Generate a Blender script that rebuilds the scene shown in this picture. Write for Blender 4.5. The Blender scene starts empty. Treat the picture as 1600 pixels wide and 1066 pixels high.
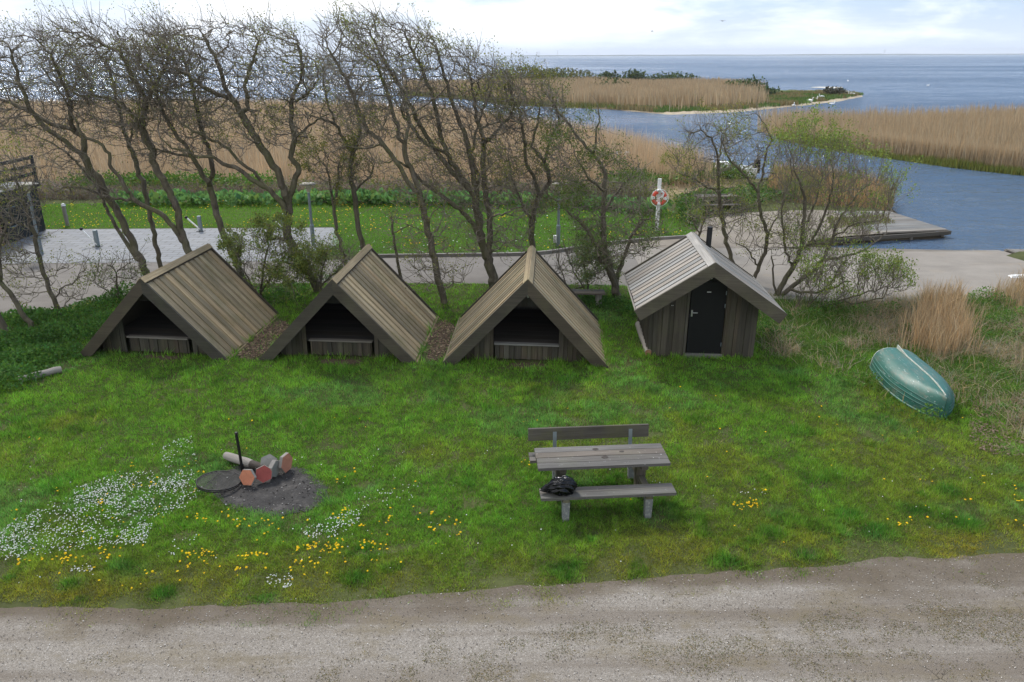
import bpy, math, random
import numpy as np
from mathutils import Vector, Matrix
SC = bpy.context.scene
COL = SC.collection
R = math.radians
EXPOSURE = 0.45
HAZE = .00013
TREE_D, LEAF_K = .80, 6.0
BUILD_TREES = BUILD_GRASS = True
NG, NR = 1100000, 60000
RNG = np.random.default_rng(7)
random.seed(7)

# ------------------------------------------------------------------ survey: measured camera, pixel of the 1600 px photo -> metre
F_PX, CAM_H = 1208.0, 6.5
PITCH = math.atan(446 / F_PX)
ROLL = R(-0.2)
def ray(px, py):
    x, y = px - 800.0, 533.0 - py
    c, s = math.cos(ROLL), math.sin(ROLL)
    x, y = c * x - s * y, s * x + c * y
    return x, F_PX * math.cos(PITCH) + y * math.sin(PITCH), -F_PX * math.sin(PITCH) + y * math.cos(PITCH)
def at(px, py, z=0.0):                 # point on the horizontal plane z
    dx, dy, dz = ray(px, py); t = (z - CAM_H) / dz
    return Vector((dx * t, dy * t, z))
def at_y(px, py, Y):                   # point on the vertical plane y = Y
    dx, dy, dz = ray(px, py); t = Y / dy
    return Vector((dx * t, Y, CAM_H + dz * t))
def ground(pts, z=0.0):
    return [tuple(at(x, y, z)[:2]) for x, y in pts]

# ------------------------------------------------------------------ scene helpers
def tag(o, label=None, cat=None, group=None, kind=None):
    if label: o['label'] = label
    if cat: o['category'] = cat
    if group: o['group'] = group
    if kind: o['kind'] = kind
    return o
def empty(name, loc, rz=0.0):
    o = bpy.data.objects.new(name, None); COL.objects.link(o)
    o.location = loc; o.rotation_euler = (0, 0, rz); o.empty_display_size = 0.3
    return o
def link(name, me, parent=None, loc=None, rz=0.0):
    o = bpy.data.objects.new(name, me); COL.objects.link(o)
    if parent is not None: o.parent = parent
    if loc is not None: o.location = loc; o.rotation_euler = (0, 0, rz)
    return o
def copy_tree(o, parent=None):
    c = o.copy(); COL.objects.link(c)
    if parent is not None: c.parent = parent
    for ch in list(o.children): copy_tree(ch, c)
    return c

def np_mesh(name, V, F, mats, col=None, guv=None, midx=None, smooth=False):
    V = np.asarray(V, np.float32); F = np.asarray(F, np.int32)
    me = bpy.data.meshes.new(name)
    m, k = F.shape
    me.vertices.add(len(V)); me.vertices.foreach_set('co', V.ravel())
    me.loops.add(m * k); me.loops.foreach_set('vertex_index', F.ravel())
    me.polygons.add(m); me.polygons.foreach_set('loop_start', np.arange(0, m * k, k, dtype=np.int32))
    if midx is not None: me.polygons.foreach_set('material_index', np.asarray(midx, np.int32))
    me.polygons.foreach_set('use_smooth', np.full(m, smooth))
    if col is not None:
        c = np.ones((len(V), 4), np.float32); c[:, :3] = col
        me.color_attributes.new('Col', 'FLOAT_COLOR', 'POINT').data.foreach_set('color', c.ravel())
    if guv is not None:
        me.attributes.new('guv', 'FLOAT_VECTOR', 'POINT').data.foreach_set('vector', np.asarray(guv, np.float32).ravel())
    for mt in (mats if isinstance(mats, (list, tuple)) else [mats]): me.materials.append(mt)
    me.update(calc_edges=True)
    return me

class MB:
    """collects solid pieces; build() links them as ONE mesh object"""
    def __init__(s): s.v = []; s.f = []; s.c = []; s.g = []; s.sm = []
    def add(s, verts, faces, col=(1, 1, 1), guv=None, smooth=False):
        b = len(s.v)
        s.v += [tuple(v) for v in verts]
        s.f += [tuple(b + i for i in f) for f in faces]
        s.sm += [smooth] * len(faces)
        s.c += [col] * len(verts)
        s.g += (guv if guv is not None else [tuple(v) for v in verts])
    def hexa(s, P, col=None):              # eight corners: bottom loop 0-3, top loop 4-7
        P = [Vector(p) for p in P]
        if col is None: col = board_col()
        e = [(P[1] - P[0]), (P[3] - P[0]), (P[4] - P[0])]
        L = max(range(3), key=lambda i: e[i].length)
        ax = e[L].normalized(); o = [e[i] for i in range(3) if i != L]
        o = sorted(o, key=lambda q: -q.length)
        a1 = o[0].normalized() if o[0].length > 0 else ax.orthogonal(); a2 = ax.cross(a1)
        r1, r2 = random.uniform(0, 50), random.uniform(0, 50)
        g = [((p - P[0]).dot(ax) + r1, (p - P[0]).dot(a1) + r2, (p - P[0]).dot(a2)) for p in P]
        s.add(P, [(3, 2, 1, 0), (4, 5, 6, 7), (0, 1, 5, 4), (1, 2, 6, 5), (2, 3, 7, 6), (3, 0, 4, 7)], col, g)
    def box(s, x0, x1, y0, y1, z0, z1, col=None):
        s.hexa([(x0, y0, z0), (x1, y0, z0), (x1, y1, z0), (x0, y1, z0), (x0, y0, z1), (x1, y0, z1), (x1, y1, z1), (x0, y1, z1)], col)
    def beam(s, p, q, w, h, up=(0, 0, 1), col=None):   # bar from p to q, w across, h along up
        p, q = Vector(p), Vector(q); d = (q - p).normalized()
        sd = d.cross(Vector(up)).normalized() * (w / 2); u = sd.cross(d).normalized() * (h / 2)
        s.hexa([p - sd - u, p + sd - u, q + sd - u, q - sd - u, p - sd + u, p + sd + u, q + sd + u, q - sd + u], col)
    def tube(s, pts, r, n=8, col=(1, 1, 1), caps=True):
        pts = [Vector(p) for p in pts]; rs = r if isinstance(r, (list, tuple)) else [r] * len(pts)
        V = []; G = []; L = 0
        ref = Vector((0.31, 0.17, 0.93)) if abs((pts[-1] - pts[0]).normalized().z) < .85 else Vector((0.9, 0.3, 0.1))
        ro = random.uniform(0, 30)
        for i, p in enumerate(pts):
            d = (pts[min(i + 1, len(pts) - 1)] - pts[max(i - 1, 0)]).normalized()
            a = d.cross(ref).normalized(); b = d.cross(a)
            if i: L += (p - pts[i - 1]).length
            for k in range(n):
                t = 2 * math.pi * k / n
                V.append(p + (a * math.cos(t) + b * math.sin(t)) * rs[i]); G.append((L + ro, rs[i] * t + ro, 0))
        Fc = [(i * n + k, i * n + (k + 1) % n, (i + 1) * n + (k + 1) % n, (i + 1) * n + k) for i in range(len(pts) - 1) for k in range(n)]
        s.add(V, Fc, col, G, True)
        if caps:
            m = (len(pts) - 1) * n
            s.add(V[:n], [tuple(range(n - 1, -1, -1))], col, G[:n]); s.add(V[m:], [tuple(range(n))], col, G[m:])
    def lathe(s, prof, c=(0, 0, 0), n=16, col=(1, 1, 1), ax=None, smooth=True):  # prof: (r, z)
        M = Matrix.Identity(3) if ax is None else Vector((0, 0, 1)).rotation_difference(Vector(ax)).to_matrix()
        V = [Vector(c) + M @ Vector((r * math.cos(2 * math.pi * k / n), r * math.sin(2 * math.pi * k / n), z)) for r, z in prof for k in range(n)]
        s.add(V, [(i * n + k, i * n + (k + 1) % n, (i + 1) * n + (k + 1) % n, (i + 1) * n + k) for i in range(len(prof) - 1) for k in range(n)], col, None, smooth)
        s.add(V[:n], [tuple(range(n - 1, -1, -1))], col); s.add(V[-n:], [tuple(range(n))], col)
    def prism(s, poly, z0, z1, col=(1, 1, 1)):
        n = len(poly)
        V = [(x, y, z0) for x, y in poly] + [(x, y, z1) for x, y in poly]
        s.add(V, [tuple(range(n - 1, -1, -1)), tuple(range(n, 2 * n))] + [(i, (i + 1) % n, n + (i + 1) % n, n + i) for i in range(n)], col)
    def build(s, name, mat, parent=None, loc=None, rz=0.0):
        me = bpy.data.meshes.new(name); me.from_pydata(s.v, [], s.f)
        c = np.ones((len(s.v), 4), np.float32); c[:, :3] = np.array([x[:3] for x in s.c], np.float32)
        me.color_attributes.new('Col', 'FLOAT_COLOR', 'POINT').data.foreach_set('color', c.ravel())
        me.attributes.new('guv', 'FLOAT_VECTOR', 'POINT').data.foreach_set('vector', np.array(s.g, np.float32).ravel())
        me.polygons.foreach_set('use_smooth', np.array(s.sm))
        me.materials.append(mat); me.update()
        return link(name, me, parent, loc, rz)
def board_col(lo=.72, hi=1.18):
    k = random.uniform(lo, hi); w = random.uniform(-.07, .07)
    return (k * (1 + w), k, k * (1 - w))

# ------------------------------------------------------------------ numpy helpers
def vnoise(x, y, sc, seed=0):
    r = np.random.default_rng(seed); T = r.random((256, 256))
    u, v = np.asarray(x) / sc + 1000.3, np.asarray(y) / sc + 1000.7
    i, j = np.floor(u).astype(int), np.floor(v).astype(int); a, b = u - i, v - j
    a = a * a * (3 - 2 * a); b = b * b * (3 - 2 * b); i &= 255; j &= 255; i1 = (i + 1) & 255; j1 = (j + 1) & 255
    return (T[i, j] * (1 - a) + T[i1, j] * a) * (1 - b) + (T[i, j1] * (1 - a) + T[i1, j1] * a) * b
def fbm(x, y, sc, seed=0, o=4):
    s = 0; a = .5; t = 0
    for k in range(o): s = s + a * vnoise(x, y, sc / 2 ** k, seed + k); t += a; a *= .55
    return s / t
def inpoly(x, y, poly):
    x = np.asarray(x); y = np.asarray(y); ins = np.zeros(x.shape, bool); n = len(poly)
    for i in range(n):
        x0, y0 = poly[i]; x1, y1 = poly[(i + 1) % n]
        if y0 == y1: continue
        c = (y0 > y) != (y1 > y)
        ins ^= c & (x < (x1 - x0) * (y - y0) / (y1 - y0) + x0)
    return ins
def dpoly(x, y, poly, closed=True):
    d = np.full(np.shape(x), 1e9); n = len(poly)
    for i in range(n if closed else n - 1):
        ax, ay = poly[i]; bx, by = poly[(i + 1) % n]; ex, ey = bx - ax, by - ay; L = ex * ex + ey * ey + 1e-12
        t = np.clip(((x - ax) * ex + (y - ay) * ey) / L, 0, 1)
        d = np.minimum(d, (x - ax - t * ex) ** 2 + (y - ay - t * ey) ** 2)
    return np.sqrt(d)
def sdpoly(x, y, poly):
    d = dpoly(x, y, poly); return np.where(inpoly(x, y, poly), d, -d)
def scatter(poly, n):
    p = np.array(poly); lo, hi = p.min(0), p.max(0); out = np.zeros((0, 2))
    while len(out) < n:
        q = RNG.random((n * 2, 2)) * (hi - lo) + lo
        out = np.vstack([out, q[inpoly(q[:, 0], q[:, 1], poly)]])
    return out[:n]
def sstep(a, b, x):
    t = np.clip((x - a) / (b - a), 0, 1); return t * t * (3 - 2 * t)
def smooth_poly(poly, n=3, closed=True):
    P = [Vector(p) for p in poly]
    for _ in range(n):
        Q = []; m = len(P)
        for i in range(m if closed else m - 1):
            a, b = P[i], P[(i + 1) % m]; Q += [a * .75 + b * .25, a * .25 + b * .75]
        if not closed: Q = [P[0]] + Q + [P[-1]]
        P = Q
    return [tuple(p) for p in P]
def blades(P, h, w, lean, col, bend=.0, wind=(0, 0)):
    """one triangle per blade; P (n,3) roots; returns V, F, C"""
    n = len(P); a = RNG.random(n) * 2 * np.pi; b = RNG.random(n) * 2 * np.pi
    wx = np.stack([np.cos(a), np.sin(a), np.zeros(n)], 1) * (np.asarray(w) * .5)[:, None]
    l = np.abs(RNG.normal(0, 1, n)) * lean * h
    tip = P + np.stack([np.cos(b) * l + wind[0] * h, np.sin(b) * l + wind[1] * h, h], 1)
    V = np.empty((n, 3, 3)); V[:, 0] = P - wx; V[:, 1] = P + wx; V[:, 2] = tip
    return V.reshape(-1, 3), np.arange(3 * n).reshape(-1, 3), np.repeat(col, 3, 0)
def stalks(P, h, w, lean, col, tipcol=None, wind=(0, 0)):
    """bent two-segment tapered strips for reeds and long grass"""
    n = len(P); a = RNG.random(n) * np.pi; b = RNG.random(n) * 2 * np.pi
    wx = np.stack([np.cos(a), np.sin(a), np.zeros(n)], 1) * (np.asarray(w) * .5)[:, None]
    l = np.abs(RNG.normal(0, 1, n)) * lean * h
    off = np.stack([np.cos(b) * l + wind[0] * h, np.sin(b) * l + wind[1] * h, h], 1)
    mid = P + off * np.array([.32, .32, .6]); tip = P + off
    V = np.empty((n, 5, 3)); V[:, 0] = P - wx; V[:, 1] = P + wx; V[:, 2] = mid - wx * .8; V[:, 3] = mid + wx * .8; V[:, 4] = tip
    i = np.arange(n)[:, None] * 5
    F = np.concatenate([i + [0, 1, 3], i + [0, 3, 2], i + [2, 3, 4]])
    C = np.repeat(col, 5, 0).reshape(n, 5, 3)
    if tipcol is not None: C[:, 4] = tipcol; C[:, 2:4] = C[:, 2:4] * .6 + np.asarray(tipcol)[:, None, :] * .4 if np.ndim(tipcol) == 2 else C[:, 2:4]
    return V.reshape(-1, 3), F, C.reshape(-1, 3)
def leaves(P, size, col, up=.3, asp=.55):
    """one folded diamond leaf per point"""
    n = len(P); d = RNG.normal(size=(n, 3)); d[:, 2] += up; d /= np.linalg.norm(d, axis=1)[:, None]
    e = RNG.normal(size=(n, 3)); e = np.cross(d, e); e /= np.linalg.norm(e, axis=1)[:, None] + 1e-9
    s = np.broadcast_to(np.asarray(size, float), (n,))[:, None]
    V = np.empty((n, 4, 3)); V[:, 0] = P; V[:, 1] = P + d * s * .5 + e * s * asp * .5; V[:, 2] = P + d * s; V[:, 3] = P + d * s * .5 - e * s * asp * .5
    return V.reshape(-1, 3), np.arange(4 * n).reshape(-1, 4), np.repeat(col, 4, 0)
def disks(P, rad, col, n=6, tilt=.35, thick=0.0):
    """flower heads: n-gon fans as triangles, slightly domed"""
    m = len(P); N = np.stack([RNG.normal(0, tilt, m), RNG.normal(-.15, tilt, m), np.ones(m)], 1); N /= np.linalg.norm(N, axis=1)[:, None]
    A = np.cross(N, [0, 1, 0.1]); A /= np.linalg.norm(A, axis=1)[:, None]; B = np.cross(N, A)
    V = np.empty((m, n + 1, 3)); V[:, 0] = P + N * (np.asarray(rad) * .35)[:, None]
    for k in range(n):
        t = 2 * np.pi * k / n; V[:, k + 1] = P + (A * math.cos(t) + B * math.sin(t)) * np.asarray(rad)[:, None]
    i = np.arange(m)[:, None] * (n + 1)
    F = np.concatenate([i + [0, 1 + k, 1 + (k + 1) % n] for k in range(n)])
    return V.reshape(-1, 3), F, np.repeat(col, n + 1, 0)
def cat(*parts):
    V = []; F = []; C = []; b = 0
    for v, f, c in parts: V.append(v); F.append(f + b); C.append(c); b += len(v)
    return np.concatenate(V), np.concatenate(F), np.concatenate(C)
def tint(n, base, var=.25, hue=.12):
    k = 1 + RNG.normal(0, var, (n, 1)); h = RNG.normal(0, hue, (n, 1))
    return np.clip(np.asarray(base) * np.clip(k, .35, 1.8) * np.concatenate([1 + h, np.ones((n, 1)), 1 - h], 1), .002, .9)

# ------------------------------------------------------------------ materials
def new_mat(name):
    m = bpy.data.materials.new(name); m.use_nodes = True; nt = m.node_tree
    return m, nt, nt.nodes['Principled BSDF']
def N(nt, t, **kw):
    n = nt.nodes.new(t)
    for k, v in kw.items():
        if k in n.inputs: n.inputs[k].default_value = v
        else: setattr(n, k, v)
    return n
def ramp(nt, fac, stops):
    r = nt.nodes.new('ShaderNodeValToRGB'); e = r.color_ramp.elements
    while len(e) < len(stops): e.new(0.5)
    for q, (p, c) in zip(e, stops): q.position = p; q.color = (*c, 1) if len(c) == 3 else c
    nt.links.new(fac, r.inputs[0]); return r.outputs[0]
def mixc(nt, fac, a, b, mode='MIX'):
    m = nt.nodes.new('ShaderNodeMix'); m.data_type = 'RGBA'; m.blend_type = mode
    for sock, val in ((m.inputs[0], fac), (m.inputs[6], a), (m.inputs[7], b)):
        if hasattr(val, 'is_output'): nt.links.new(val, sock)
        else: sock.default_value = val if isinstance(val, (int, float)) else (*val, 1)
    return m.outputs[2]
def noise(nt, vec, scale, detail=4, rough=.55, dist=0.0):
    n = N(nt, 'ShaderNodeTexNoise'); n.inputs['Scale'].default_value = scale; n.inputs['Detail'].default_value = detail
    n.inputs['Roughness'].default_value = rough; n.inputs['Distortion'].default_value = dist
    if vec is not None: nt.links.new(vec, n.inputs['Vector'])
    return n.outputs[0]
def obj_co(nt, scale=(1, 1, 1), attr=None):
    m = nt.nodes.new('ShaderNodeMapping'); m.inputs['Scale'].default_value = scale
    if attr: a = N(nt, 'ShaderNodeAttribute', attribute_name=attr); nt.links.new(a.outputs['Vector'], m.inputs[0])
    else: t = nt.nodes.new('ShaderNodeTexCoord'); nt.links.new(t.outputs['Object'], m.inputs[0])
    return m.outputs[0]
def bump(nt, b, h, strength, dist=.02):
    n = nt.nodes.new('ShaderNodeBump'); n.inputs['Strength'].default_value = strength; n.inputs['Distance'].default_value = dist
    nt.links.new(h, n.inputs['Height']); nt.links.new(n.outputs[0], b.inputs['Normal'])
def wood_mat(name, dark, light, moss=None, mossamt=.4, rough=.75, spec=.3, lichen=None):
    m, nt, b = new_mat(name)
    g = noise(nt, obj_co(nt, (1.2, 45, 45), 'guv'), 1.0, 6, .65, .6)
    big = noise(nt, obj_co(nt, (.7, 2.5, 2.5), 'guv'), 1.0, 3)
    c = ramp(nt, g, [(.3, dark), (.7, light)])
    c = mixc(nt, ramp(nt, big, [(.35, (0, 0, 0)), (.7, (.55, .55, .55))]), c, tuple(x * .62 for x in dark))
    if moss:
        mo = noise(nt, obj_co(nt), 1.7, 5, .7)
        c = mixc(nt, ramp(nt, mo, [(.48, (0, 0, 0)), (.72, (mossamt,) * 3)]), c, moss)
    if lichen:
        li = noise(nt, obj_co(nt), 19, 4, .7)
        c = mixc(nt, ramp(nt, li, [(.66, (0, 0, 0)), (.72, (.7,) * 3)]), c, lichen)
    a = N(nt, 'ShaderNodeAttribute', attribute_name='Col')
    c = mixc(nt, 1.0, c, a.outputs['Color'], 'MULTIPLY')
    nt.links.new(c, b.inputs['Base Color']); b.inputs['Roughness'].default_value = rough; b.inputs['Specular IOR Level'].default_value = spec
    bump(nt, b, g, .5, .006); return m
def plain(name, col, rough=.6, metal=0.0, spec=.5, var=.15, scale=6, col2=None, amt=.5, bmp=0.0, bscale=40):
    m, nt, b = new_mat(name)
    n = noise(nt, obj_co(nt), scale, 5, .65)
    c = ramp(nt, n, [(.3, tuple(x * (1 - var) for x in col)), (.7, tuple(x * (1 + var) for x in col))])
    if col2: c = mixc(nt, ramp(nt, noise(nt, obj_co(nt), scale * 2.3, 6, .7), [(.5, (0, 0, 0)), (.66, (amt,) * 3)]), c, col2)
    nt.links.new(c, b.inputs['Base Color']); b.inputs['Roughness'].default_value = rough
    b.inputs['Metallic'].default_value = metal; b.inputs['Specular IOR Level'].default_value = spec
    if bmp: bump(nt, b, noise(nt, obj_co(nt), bscale, 5), bmp, .01)
    return m
def leaf_mat(name, trans=.35, rough=.6, spec=.2):
    m, nt, b = new_mat(name); a = N(nt, 'ShaderNodeAttribute', attribute_name='Col')
    nt.links.new(a.outputs['Color'], b.inputs['Base Color']); b.inputs['Roughness'].default_value = rough; b.inputs['Specular IOR Level'].default_value = spec
    t = N(nt, 'ShaderNodeBsdfTranslucent'); nt.links.new(a.outputs['Color'], t.inputs[0])
    mx = N(nt, 'ShaderNodeMixShader'); mx.inputs[0].default_value = trans
    nt.links.new(b.outputs[0], mx.inputs[1]); nt.links.new(t.outputs[0], mx.inputs[2])
    nt.links.new(mx.outputs[0], nt.nodes['Material Output'].inputs[0]); return m

M_ROOF = wood_mat('roof_boards', (.21, .162, .098), (.44, .355, .225), (.15, .135, .06), .6, .72, .3)
M_ROOF_GREY = wood_mat('grey_roof_boards', (.14, .128, .112), (.35, .325, .29), (.15, .14, .11), .2, .55, .5)
M_BARGE = wood_mat('barge_boards', (.038, .032, .024), (.085, .072, .054), (.10, .105, .05), .3, .75, .3)
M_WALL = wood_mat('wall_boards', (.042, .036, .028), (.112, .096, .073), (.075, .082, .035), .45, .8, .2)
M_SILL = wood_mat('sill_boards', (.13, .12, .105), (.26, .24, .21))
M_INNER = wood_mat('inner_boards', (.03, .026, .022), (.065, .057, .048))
M_TABLE = wood_mat('table_boards', (.07, .061, .053), (.185, .166, .145), (.15, .15, .09), .25, .8, .25, (.5, .49, .45))
M_TABLE_DARK = wood_mat('back_boards', (.06, .053, .042), (.16, .145, .12), (.13, .13, .05), .6, .8, .25)
M_LOG = wood_mat('log_bark', (.19, .17, .15), (.40, .37, .33), None, .4, .85, .2)
M_PIERWOOD = wood_mat('pier_boards', (.15, .138, .122), (.27, .255, .23), None, .4, .8, .2)
M_BLACKWOOD = wood_mat('black_boards', (.006, .007, .010), (.022, .024, .03), None, .4, .5, .4)
M_BLACKDOOR = plain('black_door_paint', (.004, .004, .0045), .55, 0, .25, .3, 9)
M_METAL = plain('black_iron', (.018, .018, .019), .5, .6, .5, .3, 14, (.06, .035, .02), .4)
M_GALV = plain('galvanised_steel', (.20, .235, .25), .5, .5, .5, .15, 9)
M_CONCRETE_POST = plain('concrete_post', (.15, .16, .16), .85, 0, .3, .2, 9, (.5, .47, .40), .5, .4)
M_WHITE = plain('white_paint', (.74, .74, .72), .5, 0, .4, .08, 7, (.45, .43, .38), .4)
M_RED = plain('red_ring', (.58, .07, .035), .5, 0, .4, .1, 8)
M_LEAF = leaf_mat('young_leaves', .4)
M_GRASS = leaf_mat('grass_blades', .45)
M_REED = leaf_mat('dry_reeds', .2, .8, .1)
M_FLOWER = leaf_mat('flower_heads', .25, .7, .1)

def bark_mat():
    m, nt, b = new_mat('mossy_bark')
    n = noise(nt, obj_co(nt, (9, 9, 2.2)), 1.0, 6, .7, .4); n2 = noise(nt, obj_co(nt), 1.6, 4, .6)
    c = ramp(nt, n, [(.3, (.05, .04, .03)), (.55, (.125, .105, .08)), (.75, (.21, .185, .15))])
    c = mixc(nt, ramp(nt, n2, [(.42, (0, 0, 0)), (.68, (.6,) * 3)]), c, (.105, .11, .04))
    nt.links.new(c, b.inputs['Base Color']); b.inputs['Roughness'].default_value = .85; b.inputs['Specular IOR Level'].default_value = .2
    bump(nt, b, n, .8, .03); return m
M_BARK = bark_mat()
def twig_mat():
    m, nt, b = new_mat('twig_bark')
    n = noise(nt, obj_co(nt), 2.2, 4, .6)
    c = ramp(nt, n, [(.3, (.09, .073, .056)), (.55, (.165, .14, .108)), (.75, (.165, .155, .075))])
    nt.links.new(c, b.inputs['Base Color']); b.inputs['Roughness'].default_value = .7; b.inputs['Specular IOR Level'].default_value = .3
    return m
M_TWIG = twig_mat()
# ================================================================== camera, sky, sun
cam = bpy.data.cameras.new('camera'); cam.sensor_width = 36; cam.lens = 36 * F_PX / 1600; cam.clip_end = 40000; cam.clip_start = .1
co = bpy.data.objects.new('camera', cam); COL.objects.link(co); SC.camera = co
co.matrix_world = Matrix.Translation((0, 0, CAM_H)) @ Matrix.Rotation(R(90) - PITCH, 4, 'X') @ Matrix.Rotation(ROLL, 4, 'Z')
SC.view_settings.view_transform = 'Standard'; SC.view_settings.look = 'None'; SC.view_settings.gamma = 1; SC.view_settings.exposure = EXPOSURE
SUN_EL, SUN_AZ = R(50), R(-25)
w = bpy.data.worlds.new('World'); SC.world = w; w.use_nodes = True; nt = w.node_tree
bg = nt.nodes['Background']; bg.inputs['Strength'].default_value = 0.1
sky = N(nt, 'ShaderNodeTexSky', sky_type='NISHITA', sun_disc=False); sky.sun_elevation = SUN_EL; sky.sun_rotation = SUN_AZ; sky.altitude = 10; sky.dust_density = 1.5
tc = nt.nodes.new('ShaderNodeTexCoord')
sx = nt.nodes.new('ShaderNodeSeparateXYZ'); nt.links.new(tc.outputs['Generated'], sx.inputs[0])
def wmath(op, a, b=None):
    m = N(nt, 'ShaderNodeMath', operation=op)
    for i, q in enumerate((a, b)):
        if q is None: continue
        if hasattr(q, 'is_output'): nt.links.new(q, m.inputs[i])
        else: m.inputs[i].default_value = q
    return m.outputs[0]
den = wmath('ADD', wmath('MAXIMUM', sx.outputs[2], 0.0), 0.055)
cx = nt.nodes.new('ShaderNodeCombineXYZ')
nt.links.new(wmath('DIVIDE', sx.outputs[0], den), cx.inputs[0]); nt.links.new(wmath('DIVIDE', sx.outputs[1], den), cx.inputs[1])
cx.inputs[2].default_value = 3.7
mp = N(nt, 'ShaderNodeMapping'); mp.inputs['Scale'].default_value = (5, 5, 19); nt.links.new(tc.outputs['Generated'], mp.inputs[0])
n1 = noise(nt, cx.outputs[0], .30, 8, .56, .3)
n2 = noise(nt, mp.outputs[0], 1.0, 8, .58, .3)
# deck of cloud, closed to the left and behind, opening to blue higher up over the water
up = wmath('MINIMUM', wmath('MAXIMUM', wmath('MULTIPLY', wmath('SUBTRACT', sx.outputs[2], .06), 4.0), 0.0), 1.0)
cov = wmath('SUBTRACT', wmath('ADD', wmath('MULTIPLY', n1, .55), wmath('MULTIPLY', n2, .80)), wmath('MULTIPLY', sx.outputs[0], .14))
cov = wmath('SUBTRACT', cov, wmath('MULTIPLY', up, wmath('ADD', wmath('MULTIPLY', sx.outputs[1], .24), .04)))
mask = ramp(nt, cov, [(.56, (0, 0, 0)), (.74, (1, 1, 1))])
shade = ramp(nt, n2, [(.30, (6.9, 7.6, 9.0)), (.48, (9.2, 9.6, 10.2)), (.58, (10.3, 10.4, 10.5))])
base = mixc(nt, .5, sky.outputs[0], (4.2, 6.4, 10.2))
col = mixc(nt, mask, base, shade)
low = ramp(nt, sx.outputs[2], [(0.0, (.85, .85, .85)), (.05, (0, 0, 0))])
col = mixc(nt, low, col, (7.3, 8.2, 9.8))
nt.links.new(col, bg.inputs[0])
sl = bpy.data.lights.new('sun', 'SUN'); sl.energy = 2.9; sl.angle = R(10); sl.color = (1, .96, .89)
so = bpy.data.objects.new('sun', sl); COL.objects.link(so)
sd = Vector((math.sin(SUN_AZ) * math.cos(SUN_EL), math.cos(SUN_AZ) * math.cos(SUN_EL), math.sin(SUN_EL)))
so.rotation_euler = (-sd).to_track_quat('-Z', 'Y').to_euler(); so.location = sd * 60

# ================================================================== land and water
WATER = -0.30
SH = (CAM_H - WATER) / 7.05          # shorelines were measured on a plane at -0.55 m
near_bank = [tuple(at(x, y, 1.5)[:2]) for x, y in [(1060, 240), (1030, 222), (960, 203), (880, 190), (800, 182), (740, 172), (650, 160), (560, 152), (300, 150), (0, 150)]]
LAND = [(300, 10), (40, 27), (20, 27.55), (11.2, 27.55), (10.7, 27.75), (12.2, 28.75), (14.9, 29.6), (16.95, 29.85), (17.4, 30.4), (17.1, 33.6)] + [(a * SH, b * SH) for a, b in [(18.3, 36.6), (19.0, 39.7), (17.8, 43.2),
        (15.8, 46.4), (13.2, 47.2), (11.5, 46.6)]] + near_bank + [(-400, 105), (-400, -60), (300, -60)]
ISLE = [(-22, 156), (-6.7, 137), (-.1, 121.5), (9, 114.5), (14, 110.7), (19.9, 101), (28.9, 105), (41.4, 117), (51.5, 128), (62.6, 144), (68, 158), (62, 166), (53, 168), (38, 187), (20, 195), (0, 186), (-24, 178)]
ISLE = [(a * SH, b * SH) for a, b in ISLE]
ISLE_R = [(24.3, 79), (24.1, 70), (25.6, 62.3), (27.6, 56.8), (29.6, 52), (31.8, 48.6), (34, 44.5), (45, 38), (80, 34), (200, 44), (200, 90), (60, 86), (40, 79), (30, 80)]
ISLE_R = [(a * SH, b * SH) for a, b in ISLE_R]
RAMP = [(4.2, 22.3), (7.4, 20.9), (10, 20.5), (13.1, 20.8), (15.2, 21.6), (17.9, 22.2), (17.75, 27.5), (8.0, 27.5), (7.0, 28.6), (4.2, 27.9)]
def ramp_z(y, x=20.0): return -0.20 * np.clip((np.asarray(y, float) - 23) / 4.5, 0, 1) * sstep(9.0, 12.0, np.asarray(x, float))
def land_sd(x, y):
    return np.maximum(np.maximum(sdpoly(x, y, LAND), sdpoly(x, y, ISLE)), sdpoly(x, y, ISLE_R))
def axis(lo, hi, d, far_lo, far_hi):
    a = list(np.arange(lo, hi + .01, d)); s = d
    while a[0] > far_lo: s *= 1.35; a.insert(0, a[0] - s)
    s = d
    while a[-1] < far_hi: s *= 1.35; a.append(a[-1] + s)
    return np.array(a)
def terrain_z(x, y):
    sd = land_sd(x, y)
    z = np.where(sd > 0, np.minimum(WATER + sd * .35, 0), np.maximum(WATER + sd * .3, -1.6))
    far = sstep(36, 44, y); z = z - far * .12 * (sd > 1) + (fbm(x, y, 5, 3) - .5) * .2 * far
    inr = inpoly(x, y, RAMP); z = np.where(inr, np.minimum(z, ramp_z(y, x) - .08), z)
    return np.where((y > 26.9) & (y < 28.3) & (x > 10.9) & (x < 40), np.minimum(z, -.75), z)
ax_, ay_ = axis(-34, 62, .7, -9000, 9000), axis(2, 190, .7, -80, 9000)
X, Y = np.meshgrid(ax_, ay_); x, y = X.ravel(), Y.ravel(); nx, ny = len(ax_), len(ay_)
z = terrain_z(x, y)
sd = land_sd(x, y)
c = np.empty((len(x), 3)); nn = fbm(x, y, 3, 11)[:, None]
c[:] = np.array((.065, .075, .028)) * (.7 + .6 * nn)                                    # turf soil near
marsh = (sstep(34, 42, y - .25 * np.abs(x) * (x < 0)) * (1 - sstep(9, 15, x - (y - 40) * .1) * (y < 60)))[:, None]
c = c * (1 - marsh) + marsh * np.array((.27, .21, .125)) * (.75 + .5 * nn)
mud = sstep(1.2, .1, sd)[:, None]; c = c * (1 - mud) + mud * np.array((.085, .07, .05))
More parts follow.
